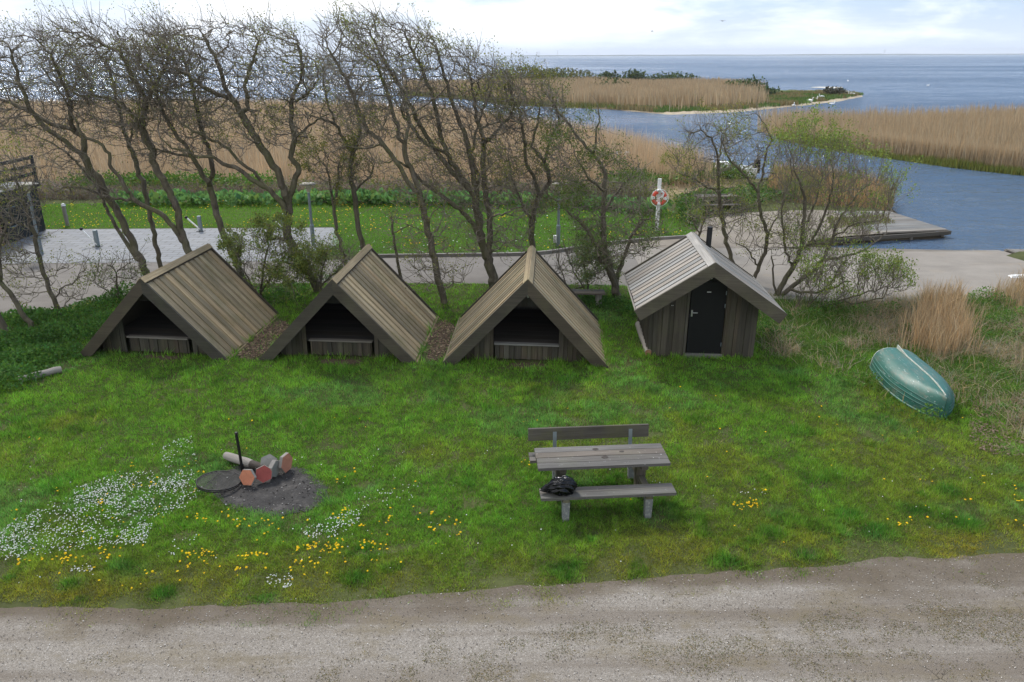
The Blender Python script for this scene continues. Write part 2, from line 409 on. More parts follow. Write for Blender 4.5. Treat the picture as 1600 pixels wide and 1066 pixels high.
sand = ((sdpoly(x, y, ISLE) > -2) & (x > 15) & (y < 160)) * sstep(2.2, .5, sdpoly(x, y, ISLE)); c = c * (1 - sand[:, None]) + sand[:, None] * np.array((.40, .34, .25))
tip = inpoly(x, y, ISLE) * sstep(36, 46, x); tip = tip[:, None] * (1 - sand[:, None]); c = c * (1 - tip) + tip * np.array((.10, .13, .045)) * (.6 + .8 * nn)
i = np.arange(nx * ny).reshape(ny, nx)
F = np.stack([i[:-1, :-1], i[:-1, 1:], i[1:, 1:], i[1:, :-1]], -1).reshape(-1, 4)
m, nt, b = new_mat('soil_and_turf'); a = N(nt, 'ShaderNodeAttribute', attribute_name='Col')
cc = mixc(nt, .8, a.outputs['Color'], ramp(nt, noise(nt, obj_co(nt), 2.5, 7, .7), [(.25, (.55, .55, .55)), (.75, (1.4, 1.35, 1.3))]), 'MULTIPLY')
nt.links.new(cc, b.inputs['Base Color']); b.inputs['Roughness'].default_value = .95; b.inputs['Specular IOR Level'].default_value = .1
bump(nt, b, noise(nt, obj_co(nt), 14, 6, .7), .6, .05)
tag(link('terrain', np_mesh('terrain', np.stack([x, y, z], 1), F, m, c, smooth=True)), kind='structure')

# water: one sheet to the far shore, wind ripples as bump
m, nt, b = new_mat('fjord_water')
b.inputs['Base Color'].default_value = (.082, .132, .208, 1); b.inputs['Roughness'].default_value = .1; b.inputs['IOR'].default_value = 1.33
cloud_shade = noise(nt, obj_co(nt, (.004, .012, .02)), 1.0, 4, .6)  # bands of cloud shadow, painted into ripple strength and gloss share
r1 = noise(nt, obj_co(nt, (1.6, 3.6, 1)), 1.0, 4, .6, .3); r2 = noise(nt, obj_co(nt, (.16, .55, 1)), 1.0, 6, .65, .4)
hh = N(nt, 'ShaderNodeMath', operation='MULTIPLY_ADD'); nt.links.new(r2, hh.inputs[0]); hh.inputs[1].default_value = 4.0; nt.links.new(r1, hh.inputs[2])
bp = N(nt, 'ShaderNodeBump'); bp.inputs['Distance'].default_value = .42; nt.links.new(hh.outputs[0], bp.inputs['Height'])
st = ramp(nt, cloud_shade, [(.3, (.35, .35, .35)), (.7, (1, 1, 1))]); nt.links.new(st, bp.inputs['Strength']); 
# a ruffled sea mirrors only part of the sky: water body mixed with a gloss whose share follows the angle, with ripple glints painted in by noise
b.inputs['Roughness'].default_value = .6; b.inputs['Specular IOR Level'].default_value = 0.0
gl = N(nt, 'ShaderNodeBsdfGlossy'); gl.inputs['Roughness'].default_value = .09; nt.links.new(bp.outputs[0], gl.inputs['Normal']); nt.links.new(bp.outputs[0], b.inputs['Normal'])
fr = N(nt, 'ShaderNodeFresnel'); fr.inputs['IOR'].default_value = 1.33; nt.links.new(bp.outputs[0], fr.inputs['Normal'])
# sky reflection painted stronger by position on the left, where the channel is sheltered
px_ = N(nt, 'ShaderNodeSeparateXYZ'); nt.links.new(obj_co(nt), px_.inputs[0]); mr = N(nt, 'ShaderNodeMapRange', interpolation_type='SMOOTHSTEP'); nt.links.new(px_.outputs[0], mr.inputs[0])
for k_, v_ in ((1, 0.0), (2, 75.0), (3, 1.75), (4, 1.05)): mr.inputs[k_].default_value = v_
m1 = N(nt, 'ShaderNodeMath', operation='MULTIPLY'); nt.links.new(mr.outputs[0], m1.inputs[0]); nt.links.new(ramp(nt, cloud_shade, [(.34, (1.35, 1.35, 1.35)), (.6, (.7, .7, .7))]), m1.inputs[1])
m2 = N(nt, 'ShaderNodeMath', operation='MULTIPLY'); nt.links.new(m1.outputs[0], m2.inputs[0]); nt.links.new(ramp(nt, r2, [(.38, (.55, .55, .55)), (.62, (1.5, 1.5, 1.5))]), m2.inputs[1])
m3 = N(nt, 'ShaderNodeMath', operation='MULTIPLY'); nt.links.new(m2.outputs[0], m3.inputs[0]); nt.links.new(ramp(nt, r1, [(.36, (.55, .55, .55)), (.62, (1.5, 1.5, 1.5))]), m3.inputs[1])
cap = m3.outputs[0]
mn = N(nt, 'ShaderNodeMath', operation='MULTIPLY', use_clamp=True); nt.links.new(fr.outputs[0], mn.inputs[0]); nt.links.new(cap, mn.inputs[1])
wm = N(nt, 'ShaderNodeMixShader'); nt.links.new(mn.outputs[0], wm.inputs[0]); nt.links.new(b.outputs[0], wm.inputs[1]); nt.links.new(gl.outputs[0], wm.inputs[2]); nt.links.new(wm.outputs[0], nt.nodes['Material Output'].inputs[0])
s_ = 9000
tag(link('water', np_mesh('water', [(-s_, 15, WATER), (s_, 15, WATER), (s_, 9500, WATER), (-s_, 9500, WATER)], [(0, 1, 2, 3)], m)), kind='structure')

# far shore: low wooded land across the fjord, seven kilometres off
xs = np.linspace(-8000, 8000, 700); hz = 3 + 8 * fbm(xs, xs * 0, 420, 5) + 6 * vnoise(xs, xs * 0, 60, 8) * vnoise(xs, xs * 0, 700, 9)
V = np.concatenate([np.stack([xs, 0 * xs + 7000, 0 * xs - 1], 1), np.stack([xs, 0 * xs + 7060, hz], 1), np.stack([xs, 0 * xs + 7600, hz * .8], 1)])
k = np.arange(699); F = np.concatenate([np.stack([k, k + 1, k + 701, k + 700], 1), np.stack([k + 700, k + 701, k + 1401, k + 1400], 1)])
tag(link('far_shore_land', np_mesh('far_shore_land', V, F, plain('far_wood', (.05, .062, .045), .9, 0, .1, .4, .02))), kind='structure')

# ================================================================== ground sheets
def sheet(name, poly, z, mat, zf=None, th=None):
    """flat polygon, or a slab with thickness th"""
    mb = MB()
    if th: mb.prism(poly, z - th, z)
    else: mb.add([(px, py, z) for px, py in poly], [tuple(range(len(poly)))])
    return tag(mb.build(name, mat), kind='structure')
EDGE = [(-60, 2.6), (-20, 6.7), (-6.4, 7.93), (-2.4, 8.05), (1.7, 8.5), (7.1, 9.08), (20, 10.5), (60, 15)]
def edge_y(x):
    return np.interp(x, [e[0] for e in EDGE], [e[1] for e in EDGE]) + (fbm(x, 0 * np.asarray(x, float), 1.1, 21) - .5) * .22 + (fbm(x, 0 * np.asarray(x, float), .25, 22) - .5) * .12
gx = np.arange(-24, 24.01, .06)
ROWS = (0, .1, .2, .32, .45, .6, .8, 1.0, 1.3, 1.7, 2.4, 3.4, 6, 12, 30)
V = np.concatenate([np.stack([gx, edge_y(gx) - t, 0 * gx + .008], 1) for t in ROWS]); n = len(gx)
k = np.arange(n - 1); F = np.concatenate([np.stack([k + r * n, k + (r + 1) * n, k + 1 + (r + 1) * n, k + 1 + r * n], 1) for r in range(len(ROWS) - 1)])
m, nt, b = new_mat('gravel'); oc = obj_co(nt)
v = N(nt, 'ShaderNodeTexVoronoi'); v.inputs['Scale'].default_value = 95; nt.links.new(oc, v.inputs['Vector'])
sx_ = N(nt, 'ShaderNodeSeparateColor'); nt.links.new(v.outputs['Color'], sx_.inputs[0])
c1 = ramp(nt, sx_.outputs[0], [(.0, (.172, .154, .130)), (.5, (.242, .217, .187)), (.9, (.295, .267, .234)), (1.0, (.41, .38, .34))])
c1 = mixc(nt, ramp(nt, noise(nt, oc, 90, 4, .7), [(.33, (.35, .35, .35)), (.5, (0, 0, 0))]), c1, (.17, .14, .115))
track = noise(nt, obj_co(nt, (.09, 2.0, 1)), 1.0, 5, .6)
c1 = mixc(nt, ramp(nt, track, [(.44, (0, 0, 0)), (.62, (.85, .85, .85))]), c1, (.15, .125, .10))
c1 = mixc(nt, ramp(nt, noise(nt, obj_co(nt, (.8, 1.6, 1)), 1.0, 6, .72), [(.50, (0, 0, 0)), (.64, (.6, .6, .6))]), c1, (.165, .135, .085))
at_ = N(nt, 'ShaderNodeAttribute', attribute_name='Col')
c1 = mixc(nt, at_.outputs['Color'], c1, mixc(nt, noise(nt, oc, 14, 5, .7), (.15, .12, .085), (.075, .06, .045)))
nt.links.new(c1, b.inputs['Base Color']); b.inputs['Roughness'].default_value = .9; b.inputs['Specular IOR Level'].default_value = .15
bump(nt, b, v.outputs['Distance'], .7, .012)
# earthy, damp margin where the gravel meets the turf
vx, vy = V[:, 0], V[:, 1]; dd = np.concatenate([0 * gx + t for t in ROWS])
fr = fbm(vx, vy * 2, .7, 31); wide = .22 + .5 * sstep(2, 6, vx) + .9 * (fbm(vx, 0 * vx, 1.7, 33) - .4)
dirt = np.clip(1.1 - dd / np.maximum(wide, .12) + 2.0 * (fr - .5), 0, .85) * (dd < 1.4)
dirt = np.repeat(dirt[:, None], 3, 1)
tag(link('gravel_track', np_mesh('gravel_track', V, F, m, dirt)), kind='structure')

def stained(name, base, dark, scale, rough=.85, crack=None, speck=.15):
    m, nt, b = new_mat(name); oc = obj_co(nt)
    c = ramp(nt, noise(nt, oc, scale, 6, .65), [(.3, dark), (.7, base)])
    c = mixc(nt, speck, c, ramp(nt, noise(nt, oc, 60, 3, .8), [(.3, (.1, .1, .1)), (.7, (.6, .6, .6))]), 'OVERLAY')
    c = mixc(nt, ramp(nt, noise(nt, obj_co(nt, (.25, .7, 1)), 1.0, 6, .65), [(.52, (0, 0, 0)), (.72, (.55, .55, .55))]), c, tuple(q * .68 for q in dark))
    if crack: c = mixc(nt, ramp(nt, noise(nt, oc, .9, 7, .7), [(.57, (0, 0, 0)), (.68, (.6, .6, .6))]), c, crack)
    nt.links.new(c, b.inputs['Base Color']); b.inputs['Roughness'].default_value = rough; b.inputs['Specular IOR Level'].default_value = .25
    bump(nt, b, noise(nt, oc, 45, 4, .7), .25, .008); return m
M_ASPHALT = stained('worn_asphalt', (.185, .168, .148), (.135, .12, .105), 1.1)
M_CONC = stained('pale_concrete', (.265, .238, .203), (.195, .172, .145), .7, .85, (.24, .20, .15))
VERGE = [(-60, 16), (-20, 18.8), (-13.8, 19.75), (-12.2, 20.3), (-11.5, 21.4), (-10.6, 22.3), (-8, 22.75), (-4.7, 22.8), (1.4, 22.5), (4.2, 22.3)]
sheet('asphalt_yard', smooth_poly(VERGE, 2, False) + [(4.2, 27.9), (2.75, 27.3), (1.33, 26.35), (-.5, 26.05), (-5.3, 25.85), (-6.6, 25.5), (-60, 25.2)], .006, M_ASPHALT)
# concrete ramp falling to the water
ru = np.linspace(0, 1, 40)
RP = smooth_poly(RAMP[:6], 2, False) + RAMP[6:]
mb = MB(); ys = np.linspace(20.4, 28.7, 30)
xl = []; 
for q in ys:
    seg = [(a, RP[(k + 1) % len(RP)]) for k, a in enumerate(RP)]
    hit = sorted(a[0] + (c_[0] - a[0]) * (q - a[1]) / (c_[1] - a[1]) for a, c_ in seg if (a[1] > q) != (c_[1] > q))
    xl.append((q, hit[0], hit[-1]) if len(hit) > 1 else None)
xl = [t for t in xl if t]
V = []; nxr = 24
for q, a, c_ in xl:
    for k in range(nxr): V.append((a + (c_ - a) * k / (nxr - 1), q, float(ramp_z(q, a + (c_ - a) * k / (nxr - 1))) + .01))
F = [(r * nxr + k, r * nxr + k + 1, (r + 1) * nxr + k + 1, (r + 1) * nxr + k) for r in range(len(xl) - 1) for k in range(nxr - 1)]
mb.add(V, F)
mb.box(11.4, 17.74, 27.3, 27.52, -1.5, -.2)
tag(mb.build('concrete_ramp', M_CONC), kind='structure')
mb = MB()                                            # kerb of the back lawn
kp = smooth_poly([(-5.3, 25.93), (-1.5, 26.08), (.2, 26.13), (1.33, 26.4), (2.75, 27.36), (4.7, 28.3), (6.9, 28.85)], 2, False)
for p, q in zip(kp, kp[1:]): mb.beam((*p, .03), (*q, .03), .11, .16)
tag(mb.build('kerb', stained('kerb_stone', (.26, .24, .22), (.15, .14, .12), 2)), kind='structure')
# paved terrace of grey slabs
m, nt, b = new_mat('grey_pavers'); br = N(nt, 'ShaderNodeTexBrick'); br.inputs['Scale'].default_value = 1.0
br.inputs['Brick Width'].default_value = .6; br.inputs['Row Height'].default_value = .3; br.inputs['Mortar Size'].default_value = .018
br.inputs['Color1'].default_value = (.155, .16, .17, 1); br.inputs['Color2'].default_value = (.195, .20, .21, 1); br.inputs['Mortar'].default_value = (.075, .075, .06, 1)
nt.links.new(obj_co(nt), br.inputs['Vector'])
cc = mixc(nt, ramp(nt, noise(nt, obj_co(nt), .8, 6, .7), [(.45, (0, 0, 0)), (.75, (.5, .5, .5))]), br.outputs[0], (.20, .195, .18))
nt.links.new(cc, b.inputs['Base Color']); b.inputs['Roughness'].default_value = .8; bump(nt, b, br.outputs['Fac'], .3, .01).__class__
sheet('paved_terrace', [(-17.2, 25.25), (-7.0, 25.45), (-6.6, 26.2), (-6.35, 28.6), (-7.2, 30.85), (-19.2, 30.7), (-30, 30.4), (-30, 25)], .014, m)
# pier head: concrete strip with planked end
sheet('pier_ground', smooth_poly([(7.0, 28.95), (8.2, 33.0), (12.8, 34.4), (15.2, 33.9), (15.0, 29.62), (12.2, 28.8), (11.1, 28.3), (10.7, 27.6), (10.6, 27.2), (7.0, 27.1), (4.3, 27.3), (4.3, 28.0)], 1), .016, stained('sandy_concrete', (.25, .217, .176), (.18, .153, .122), .9, .9, (.16, .15, .07)))

# ================================================================== sea air: pale even haze over the whole scene
if HAZE:
    mb = MB(); mb.box(-8900, 8900, -90, 8900, -2.8, 60)
    m, nt, b = new_mat('sea_haze'); nt.nodes.remove(b); v = N(nt, 'ShaderNodeVolumePrincipled'); v.inputs['Density'].default_value = HAZE; v.inputs['Color'].default_value = (.86, .92, 1, 1)
    nt.links.new(v.outputs[0], nt.nodes['Material Output'].inputs['Volume'])
    tag(mb.build('haze', m), kind='stuff')
# ================================================================== timber jetty, quay edges
t = tag(empty('jetty', (0, 0, 0)), 'grey planked jetty head with dark waterside edge at the end of the pier', 'jetty')
mb = MB(); x = 13.9; P0 = [(14.0, 29.5), (17.15, 30.05), (16.6, 33.9), (14.2, 33.9)]
for k in range(19):
    a, c_ = k / 19, (k + .93) / 19
    p = [Vector(P0[0]).lerp(P0[3], a), Vector(P0[1]).lerp(P0[2], a), Vector(P0[1]).lerp(P0[2], c_), Vector(P0[0]).lerp(P0[3], c_)]
    mb.hexa([(*q, -.03) for q in p] + [(*q, .03) for q in p])
mb.build('deck', M_PIERWOOD, t)
mb = MB(); mb.beam((11.9, 28.66, -.10), (17.15, 29.98, -.10), .12, .14, col=(.35, .33, .3)); mb.beam((17.26, 30.0, -.10), (16.75, 33.8, -.10), .1, .14, col=(.4, .38, .34)); mb.build('edge_beam', M_PIERWOOD, t)
for q in [(15.6, 29.7), (17.05, 30.15), (16.85, 31.9), (16.65, 33.6)]:
    mb = MB(); mb.tube([(*q, -1.6), (*q, -.06)], .06, 8); mb.build('pile', M_PIERWOOD, t)
t = tag(empty('side_jetty', (0, 0, 0)), 'grey planked deck beside the concrete ramp at the right edge of the water', 'jetty')
mb = MB()
for k in range(34):
    xx = 17.85 + k * .155; mb.box(xx, xx + .145, 25.3 - k * .02, 27.35 - k * .02, -.16, -.11)
mb.build('deck', M_PIERWOOD, t); mb = MB(); mb.beam((17.8, 27.28, -.24), (23, 26.7, -.24), .14, .2); mb.beam((17.8, 25.4, -.24), (23, 24.8, -.24), .14, .2); mb.build('edge_beam', M_PIERWOOD, t)

# ================================================================== shelters
def shelter(x, y, rz, W, D, Z, tilt, label, lamp=True, sign=False, seed=1):
    random.seed(seed)
    t = tag(empty('shelter', (x, y, 0), rz), label, 'shelter', 'open timber shelters in a row'); t.rotation_euler = (0, tilt, rz)
    hw = W / 2; sl = math.hypot(hw, Z - .05); e = .05
    T = .10                                                             # roof slab
    for s, nm in ((-1, 'roof_slope'), (1, 'roof_slope')):
        mb = MB(); d = Vector((s * hw, 0, e - Z)).normalized(); nrm = Vector((s * (Z - e), 0, hw)).normalized()
        def P(u, v, h): return Vector((0, v, Z)) + d * u + nrm * h
        def slab(u0, u1, v0, v1, h0, h1, col=None, sk=0.0):
            mb.hexa([P(u0, v0, h0), P(u1, v0, h0), P(u1, v1, h0 + sk), P(u0, v1, h0 + sk), P(u0, v0, h1), P(u1, v0, h1), P(u1, v1, h1 + sk), P(u0, v1, h1 + sk)] if s > 0 else
                    [P(u1, v0, h0), P(u0, v0, h0), P(u0, v1, h0 + sk), P(u1, v1, h0 + sk), P(u1, v0, h1), P(u0, v0, h1), P(u0, v1, h1 + sk), P(u1, v1, h1 + sk)], col)
        slab(.0, sl - .02, .06, D - .04, -.16, -.062, (.16, .15, .14))
        nb = round((D - .1) / .243); wd = (D - .1) / nb
        for k in range(nb):
            v0 = .05 + k * wd
            slab(.03, sl - .01 - random.uniform(0, .02), v0 + wd * .62, v0 + wd * .955, -.06, -.026, board_col(.72, 1.0))
            c = board_col(.66, 1.24)
            slab(.02, sl - random.uniform(0, .03), v0, v0 + wd * .575, -.05, -.007, c, random.uniform(-.004, .006))
        mb.build(nm, M_ROOF, t)
    mb = MB()                                                             # ridge: two capping boards
    for s in (-1, 1):
        d = Vector((s * hw, 0, e - Z)).normalized(); nrm = Vector((s * (Z - e), 0, hw)).normalized(); o = Vector((0, -.03, Z))
        a = [o + nrm * .0, o + d * .13 + nrm * .0, o + d * .13 + nrm * .025, o + nrm * .025]
        q = [p + Vector((0, D + .06, 0)) for p in a]
        mb.hexa([a[0], a[1], q[1], q[0], a[3], a[2], q[2], q[3]], (1.05, 1.03, 1.0))
    mb.build('ridge_cap', M_ROOF, t)
    for s in (-1, 1):                                                     # barge boards on the front verge, rear verge and eaves
        d = Vector((s * hw, 0, e - Z)).normalized(); nrm = Vector((s * (Z - e), 0, hw)).normalized(); o = Vector((0, 0, Z))
        for nm, v0, v1 in (('barge_board', -.035, .02), ('rear_barge_board', D - .03, D + .012)):
            mb = MB(); lo, hi = -.23, .012
            A = lambda u, h, v: o + d * u + nrm * h + Vector((0, v, 0))
            m0 = -lo * nrm.x / max(abs(d.x), 1e-3) * s                    # mitre at the ridge
            u_lo = -lo * abs(nrm.x) / abs(d.x)
            u_hi = -hi * abs(nrm.x) / abs(d.x)
            Q = [A(u_lo, lo, v0), A(sl + .05, lo, v0), A(sl + .05, hi, v0), A(u_hi, hi, v0)]; Q2 = [p + Vector((0, v1 - v0, 0)) for p in Q]
            L = [Q[0], Q[1], Q2[1], Q2[0], Q[3], Q[2], Q2[2], Q2[3]]
            mb.hexa(L, board_col(.85, 1.1))
            mb.build(nm, M_BARGE, t)
        mb = MB()
        a = o + d * (sl - .0) + nrm * -.20; q = a + d * .035
        mb.hexa([a + Vector((0, .02, 0)), q + Vector((0, .02, 0)), q + Vector((0, D - .03, 0)), a + Vector((0, D - .03, 0))] + [p + nrm * .215 for p in (a + Vector((0, .02, 0)), q + Vector((0, .02, 0)), q + Vector((0, D - .03, 0)), a + Vector((0, D - .03, 0)))], board_col(.95, 1.15))
        mb.build('eave_board', M_ROOF, t)
    # gable wall of upright boards round the opening
    wv, oh, sz, hz = .34, .71, .40, 1.27
    zs = lambda u: Z - abs(u) / hw * (Z - e) - .16 / (hw / sl)
    mb = MB(); u = -hw + .34
    def upright(u0, u1, z0, top, v):
        zt = [min(top, zs(u0)), min(top, zs(u1))]
        if max(zt) <= z0 + .03: return
        zt = [max(q, z0 + .01) for q in zt]
        mb.hexa([(u0, v, z0), (u1, v, z0), (u1, v + .024, z0), (u0, v + .024, z0), (u0, v, zt[0]), (u1, v, zt[1]), (u1, v + .024, zt[1]), (u0, v + .024, zt[0])])
    n = 0
    while u < hw - .3:
        wdt = random.uniform(.085, .15); u1 = u + wdt
        off = (n % 2) * .022
        if u1 < -oh or u > oh: upright(u, u1 - .006, .0, 9, wv - off)
        else: upright(max(u, -oh), min(u1, oh) - .006, .03, sz - .02, wv - off)
        u = u1; n += 1
    mb.build('gable_wall', M_WALL, t)
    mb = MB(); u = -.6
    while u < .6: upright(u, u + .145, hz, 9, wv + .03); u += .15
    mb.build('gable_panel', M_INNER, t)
    mb = MB(); mb.box(-oh - .02, oh + .02, wv - .075, wv + .06, sz - .018, sz + .012); mb.build('sill', M_SILL, t)
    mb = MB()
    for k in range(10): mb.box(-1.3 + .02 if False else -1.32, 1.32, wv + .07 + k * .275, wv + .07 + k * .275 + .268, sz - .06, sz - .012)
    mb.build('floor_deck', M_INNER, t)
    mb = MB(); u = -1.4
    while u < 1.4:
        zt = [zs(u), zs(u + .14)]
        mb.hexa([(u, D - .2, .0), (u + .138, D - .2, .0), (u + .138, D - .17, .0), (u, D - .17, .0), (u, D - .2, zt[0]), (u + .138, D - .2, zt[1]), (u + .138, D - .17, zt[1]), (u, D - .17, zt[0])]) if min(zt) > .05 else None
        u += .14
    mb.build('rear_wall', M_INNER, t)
    if lamp:
        mb = MB(); mb.box(-.05, .05, wv - .05, wv + .02, 1.575, 1.605, (1, 1, 1)); mb.tube([(0, wv - .02, 1.50), (0, wv - .02, 1.58)], [.022, .03], 8); mb.build('wall_lamp', M_WHITE, t)
    if sign:
        mb = MB(); mb.box(-.37, -.22, wv - .02, wv + .006, 1.46, 1.52); mb.build('sign_plate', M_WHITE, t)
    return t
shelter(-8.235, 16.53, -.079, 3.47, 3.33, 1.90, R(1.0), 'plain-gabled open timber shelter without lamp, nearest the nettles and the grey log', False, False, 3)
shelter(-3.94, 16.28, -.060, 3.55, 3.34, 1.93, R(.8), 'open timber shelter with a small white sign plate beside its gable lamp', True, True, 5)
shelter(.305, 15.99, -.052, 3.64, 3.13, 1.995, R(1.2), 'open timber shelter seen ridge-on, both roof slopes showing, next to the shed', True, False, 9)

# ================================================================== shed with the black door
def shed():
    random.seed(12)
    W, D, Z, E, ww, ov = 3.19, 2.98, 2.38, 1.30, 2.40, .62
    t = tag(empty('shed', (4.27, 15.87, 0), -.055), 'small timber shed with silver grey boarded roof and black door', 'shed'); t.rotation_euler = (0, R(.6), -.055)
    hw = W / 2; sl = math.hypot(hw, Z - E)
    for s in (-1, 1):
        mb = MB(); d = Vector((s * hw, 0, E - Z)).normalized(); nrm = Vector((s * (Z - E), 0, hw)).normalized()
        def P(u, v, h): return Vector((0, v, Z)) + d * u + nrm * h
        def slab(u0, u1, v0, v1, h0, h1, col=None, sk=0.0):
            if s < 0: u0, u1 = u1, u0
            mb.hexa([P(u0, v0, h0), P(u1, v0, h0), P(u1, v1, h0), P(u0, v1, h0), P(u0, v0, h1), P(u1, v0, h1), P(u1, v1, h1 + sk), P(u0, v1, h1 + sk)], col)
        slab(.0, sl - .02, .06, D - .04, -.14, -.062, (.2, .19, .18))
        nb = 12; wd = (D - .1) / nb
        for k in range(nb):
            v0 = .05 + k * wd
            slab(.03, sl - .01, v0 + wd * .6, v0 + wd * .94, -.06, -.03, board_col(.55, .8))
            slab(.02, sl - random.uniform(0, .03), v0, v0 + wd * .68, -.034, -.004, board_col(.85, 1.15), random.uniform(-.004, .006))
        mb.build('roof_slope', M_ROOF_GREY, t)
        for nm, v0, v1 in (('barge_board', -.035, .02), ('rear_barge_board', D - .03, D + .012)):
            mb = MB(); lo, hi = -.25, .014; o = Vector((0, 0, Z))
            A = lambda u, h, v: o + d * u + nrm * h + Vector((0, v, 0))
            k_ = abs(nrm.x) / abs(d.x)
            Q = [A(-lo * k_, lo, v0), A(sl + .04, lo, v0), A(sl + .04, hi, v0), A(-hi * k_, hi, v0)]; Q2 = [p + Vector((0, v1 - v0, 0)) for p in Q]
            mb.hexa([Q[0], Q[1], Q2[1], Q2[0], Q[3], Q[2], Q2[2], Q2[3]], (1.35, 1.36, 1.36)); mb.build(nm, M_BARGE, t)
        mb = MB(); a = Vector((0, 0, Z)) + d * sl + nrm * -.16; q = a + d * .03
        a0, q0, q1, a1 = a + Vector((0, .02, 0)), q + Vector((0, .02, 0)), q + Vector((0, D - .03, 0)), a + Vector((0, D - .03, 0))
        mb.hexa([a0, q0, q1, a1] + [p + nrm * .17 for p in (a0, q0, q1, a1)]); mb.build('eave_board', M_ROOF_GREY, t)
    mb = MB()
    for s in (-1, 1):
        d = Vector((s * hw, 0, E - Z)).normalized(); nrm = Vector((s * (Z - E), 0, hw)).normalized(); o = Vector((0, -.03, Z))
        a = [o, o + d * .16, o + d * .16 + nrm * .025, o + nrm * .025]; q = [p + Vector((0, D + .06, 0)) for p in a]
        mb.hexa([a[0], a[1], q[1], q[0], a[3], a[2], q[2], q[3]], (1.1, 1.1, 1.1))
    mb.build('ridge_cap', M_ROOF_GREY, t)
    zs = lambda u: Z - abs(u) / hw * (Z - E) - .15 / (hw / sl)
    h = ww / 2; dl, dr, dt = -.34, .47, 1.80
    mb = MB(); u = -h; n = 0
    def upright(mb, u0, u1, z0, top, v):
        zt = [min(top, zs(u0)), min(top, zs(u1))]
        mb.hexa([(u0, v, z0), (u1, v, z0), (u1, v + .024, z0), (u0, v + .024, z0), (u0, v, zt[0]), (u1, v, zt[1]), (u1, v + .024, zt[1]), (u0, v + .024, zt[0])])
    while u < h - .01:
        u1 = min(u + random.uniform(.09, .15), h); off = (n % 2) * .02
        if u1 <= dl or u >= dr: upright(mb, u, u1 - .005, 0, 9, ov - off)
        else:
            if u < dl: upright(mb, u, dl - .005, 0, 9, ov - off)
            if u1 > dr: upright(mb, dr + .005, u1 - .005, 0, 9, ov - off)
        u = u1; n += 1
    mb.build('front_wall', M_WALL, t)
    for s in (-1, 1):
        mb = MB(); v = ov + .03; n = 0
        while v < D - .15:
            off = (n % 2) * .018
            x0 = s * (h - .03) + (off if s > 0 else -off - .024); mb.box(x0, x0 + .024, v, v + .118, 0, zs(h) - .0); v += .124; n += 1
        mb.build('side_wall', M_WALL, t)
    mb = MB(); u = -h
    while u < h - .05:
        upright(mb, u, min(u + .12, h), 0, 9, D - .18); u += .124
    mb.build('rear_wall', M_WALL, t)
    d = MB(); d.box(dl + .02, dr - .02, ov + .004, ov + .045, .10, dt); d = d.build('door', M_BLACKDOOR, t)
    mb = MB(); mb.box(dl + .05, dl + .085, ov - .008, ov + .004, .98, 1.13, (1, 1, 1)); mb.tube([(dl + .067, ov - .05, 1.08), (dl + .185, ov - .05, 1.08)], .011, 8); mb.tube([(dl + .067, ov - .05, 1.08), (dl + .067, ov, 1.08)], .011, 8); mb.build('handle', plain('steel_handle', (.40, .40, .40), .35, .8, .5, .05), d)
    mb = MB(); mb.box(.02, .11, ov - .003, ov + .003, 1.55, 1.565); mb.build('plaque', M_WHITE, d)
    for zz in (.28, 1.2, 1.5):
        mb = MB(); mb.box(dr - .035, dr - .018, ov - .014, ov + .003, zz, zz + .09); mb.build('hinge', M_GALV, d)
    mb = MB(); upright(mb, dl, .0, dt + .01, 9, ov + .01); upright(mb, .0, dr, dt + .01, 9, ov + .01); mb.build('transom_panel', M_BLACKDOOR, t)
    mb = MB(); mb.box(0, .1, ov - .006, ov + .009, 1.86, 1.90); mb.build('sign_plate', M_WHITE, t)
    mb = MB(); mb.box(dl - .02, dr + .02, ov - .05, ov + .03, .0, .092); mb.build('threshold', M_SILL, t)
    mb = MB(); mb.tube([(.34, 2.55, 1.9), (.34, 2.55, 2.62)], .065, 14, (1, 1, 1)); mb.build('flue_pipe', plain('flue_black', (.012, .012, .013), .6, .2, .4, .3, 12), t)
    for q in (-.74, -.71): 
        mb = MB(); mb.box(q - .008, q + .008, ov - .035, ov - .02, 1.3 + q * .1, 1.314 + q * .1); mb.build('bolt_head', M_WHITE, t)
shed()

# ================================================================== logs
def log(name, p, q, r, label, mat, n=7, red=False):
    p, q = Vector(p), Vector(q); mb = MB(); pts = [p.lerp(q, k / n) + Vector((0, 0, random.uniform(-.008, .008))) for k in range(n + 1)]
    c = (p); o = empty(name, p); mb.tube([v - p for v in pts], [r * random.uniform(.93, 1.06) for _ in pts], 12)
    mb.build('bark', mat, o)
    mb = MB(); d = (q - p).normalized(); mb.tube([-d * .006, d * .0], r * .93, 12, (1.0, .55, .38) if red else (1.25, 1.15, 1.0)); mb.build('cut_end', M_LOG, o)
    tag(o, label, 'log')
log('log', (3.13, 16.55, .09), (3.2, 18.5, .11), .085, 'brown log with orange cut end lying along the left wall of the shed', M_LOG, 7, True)
log('log', at(30, 593, .08), at(95, 577, .08), .075, 'grey debarked log lying in the grass beside the nettles', M_LOG)

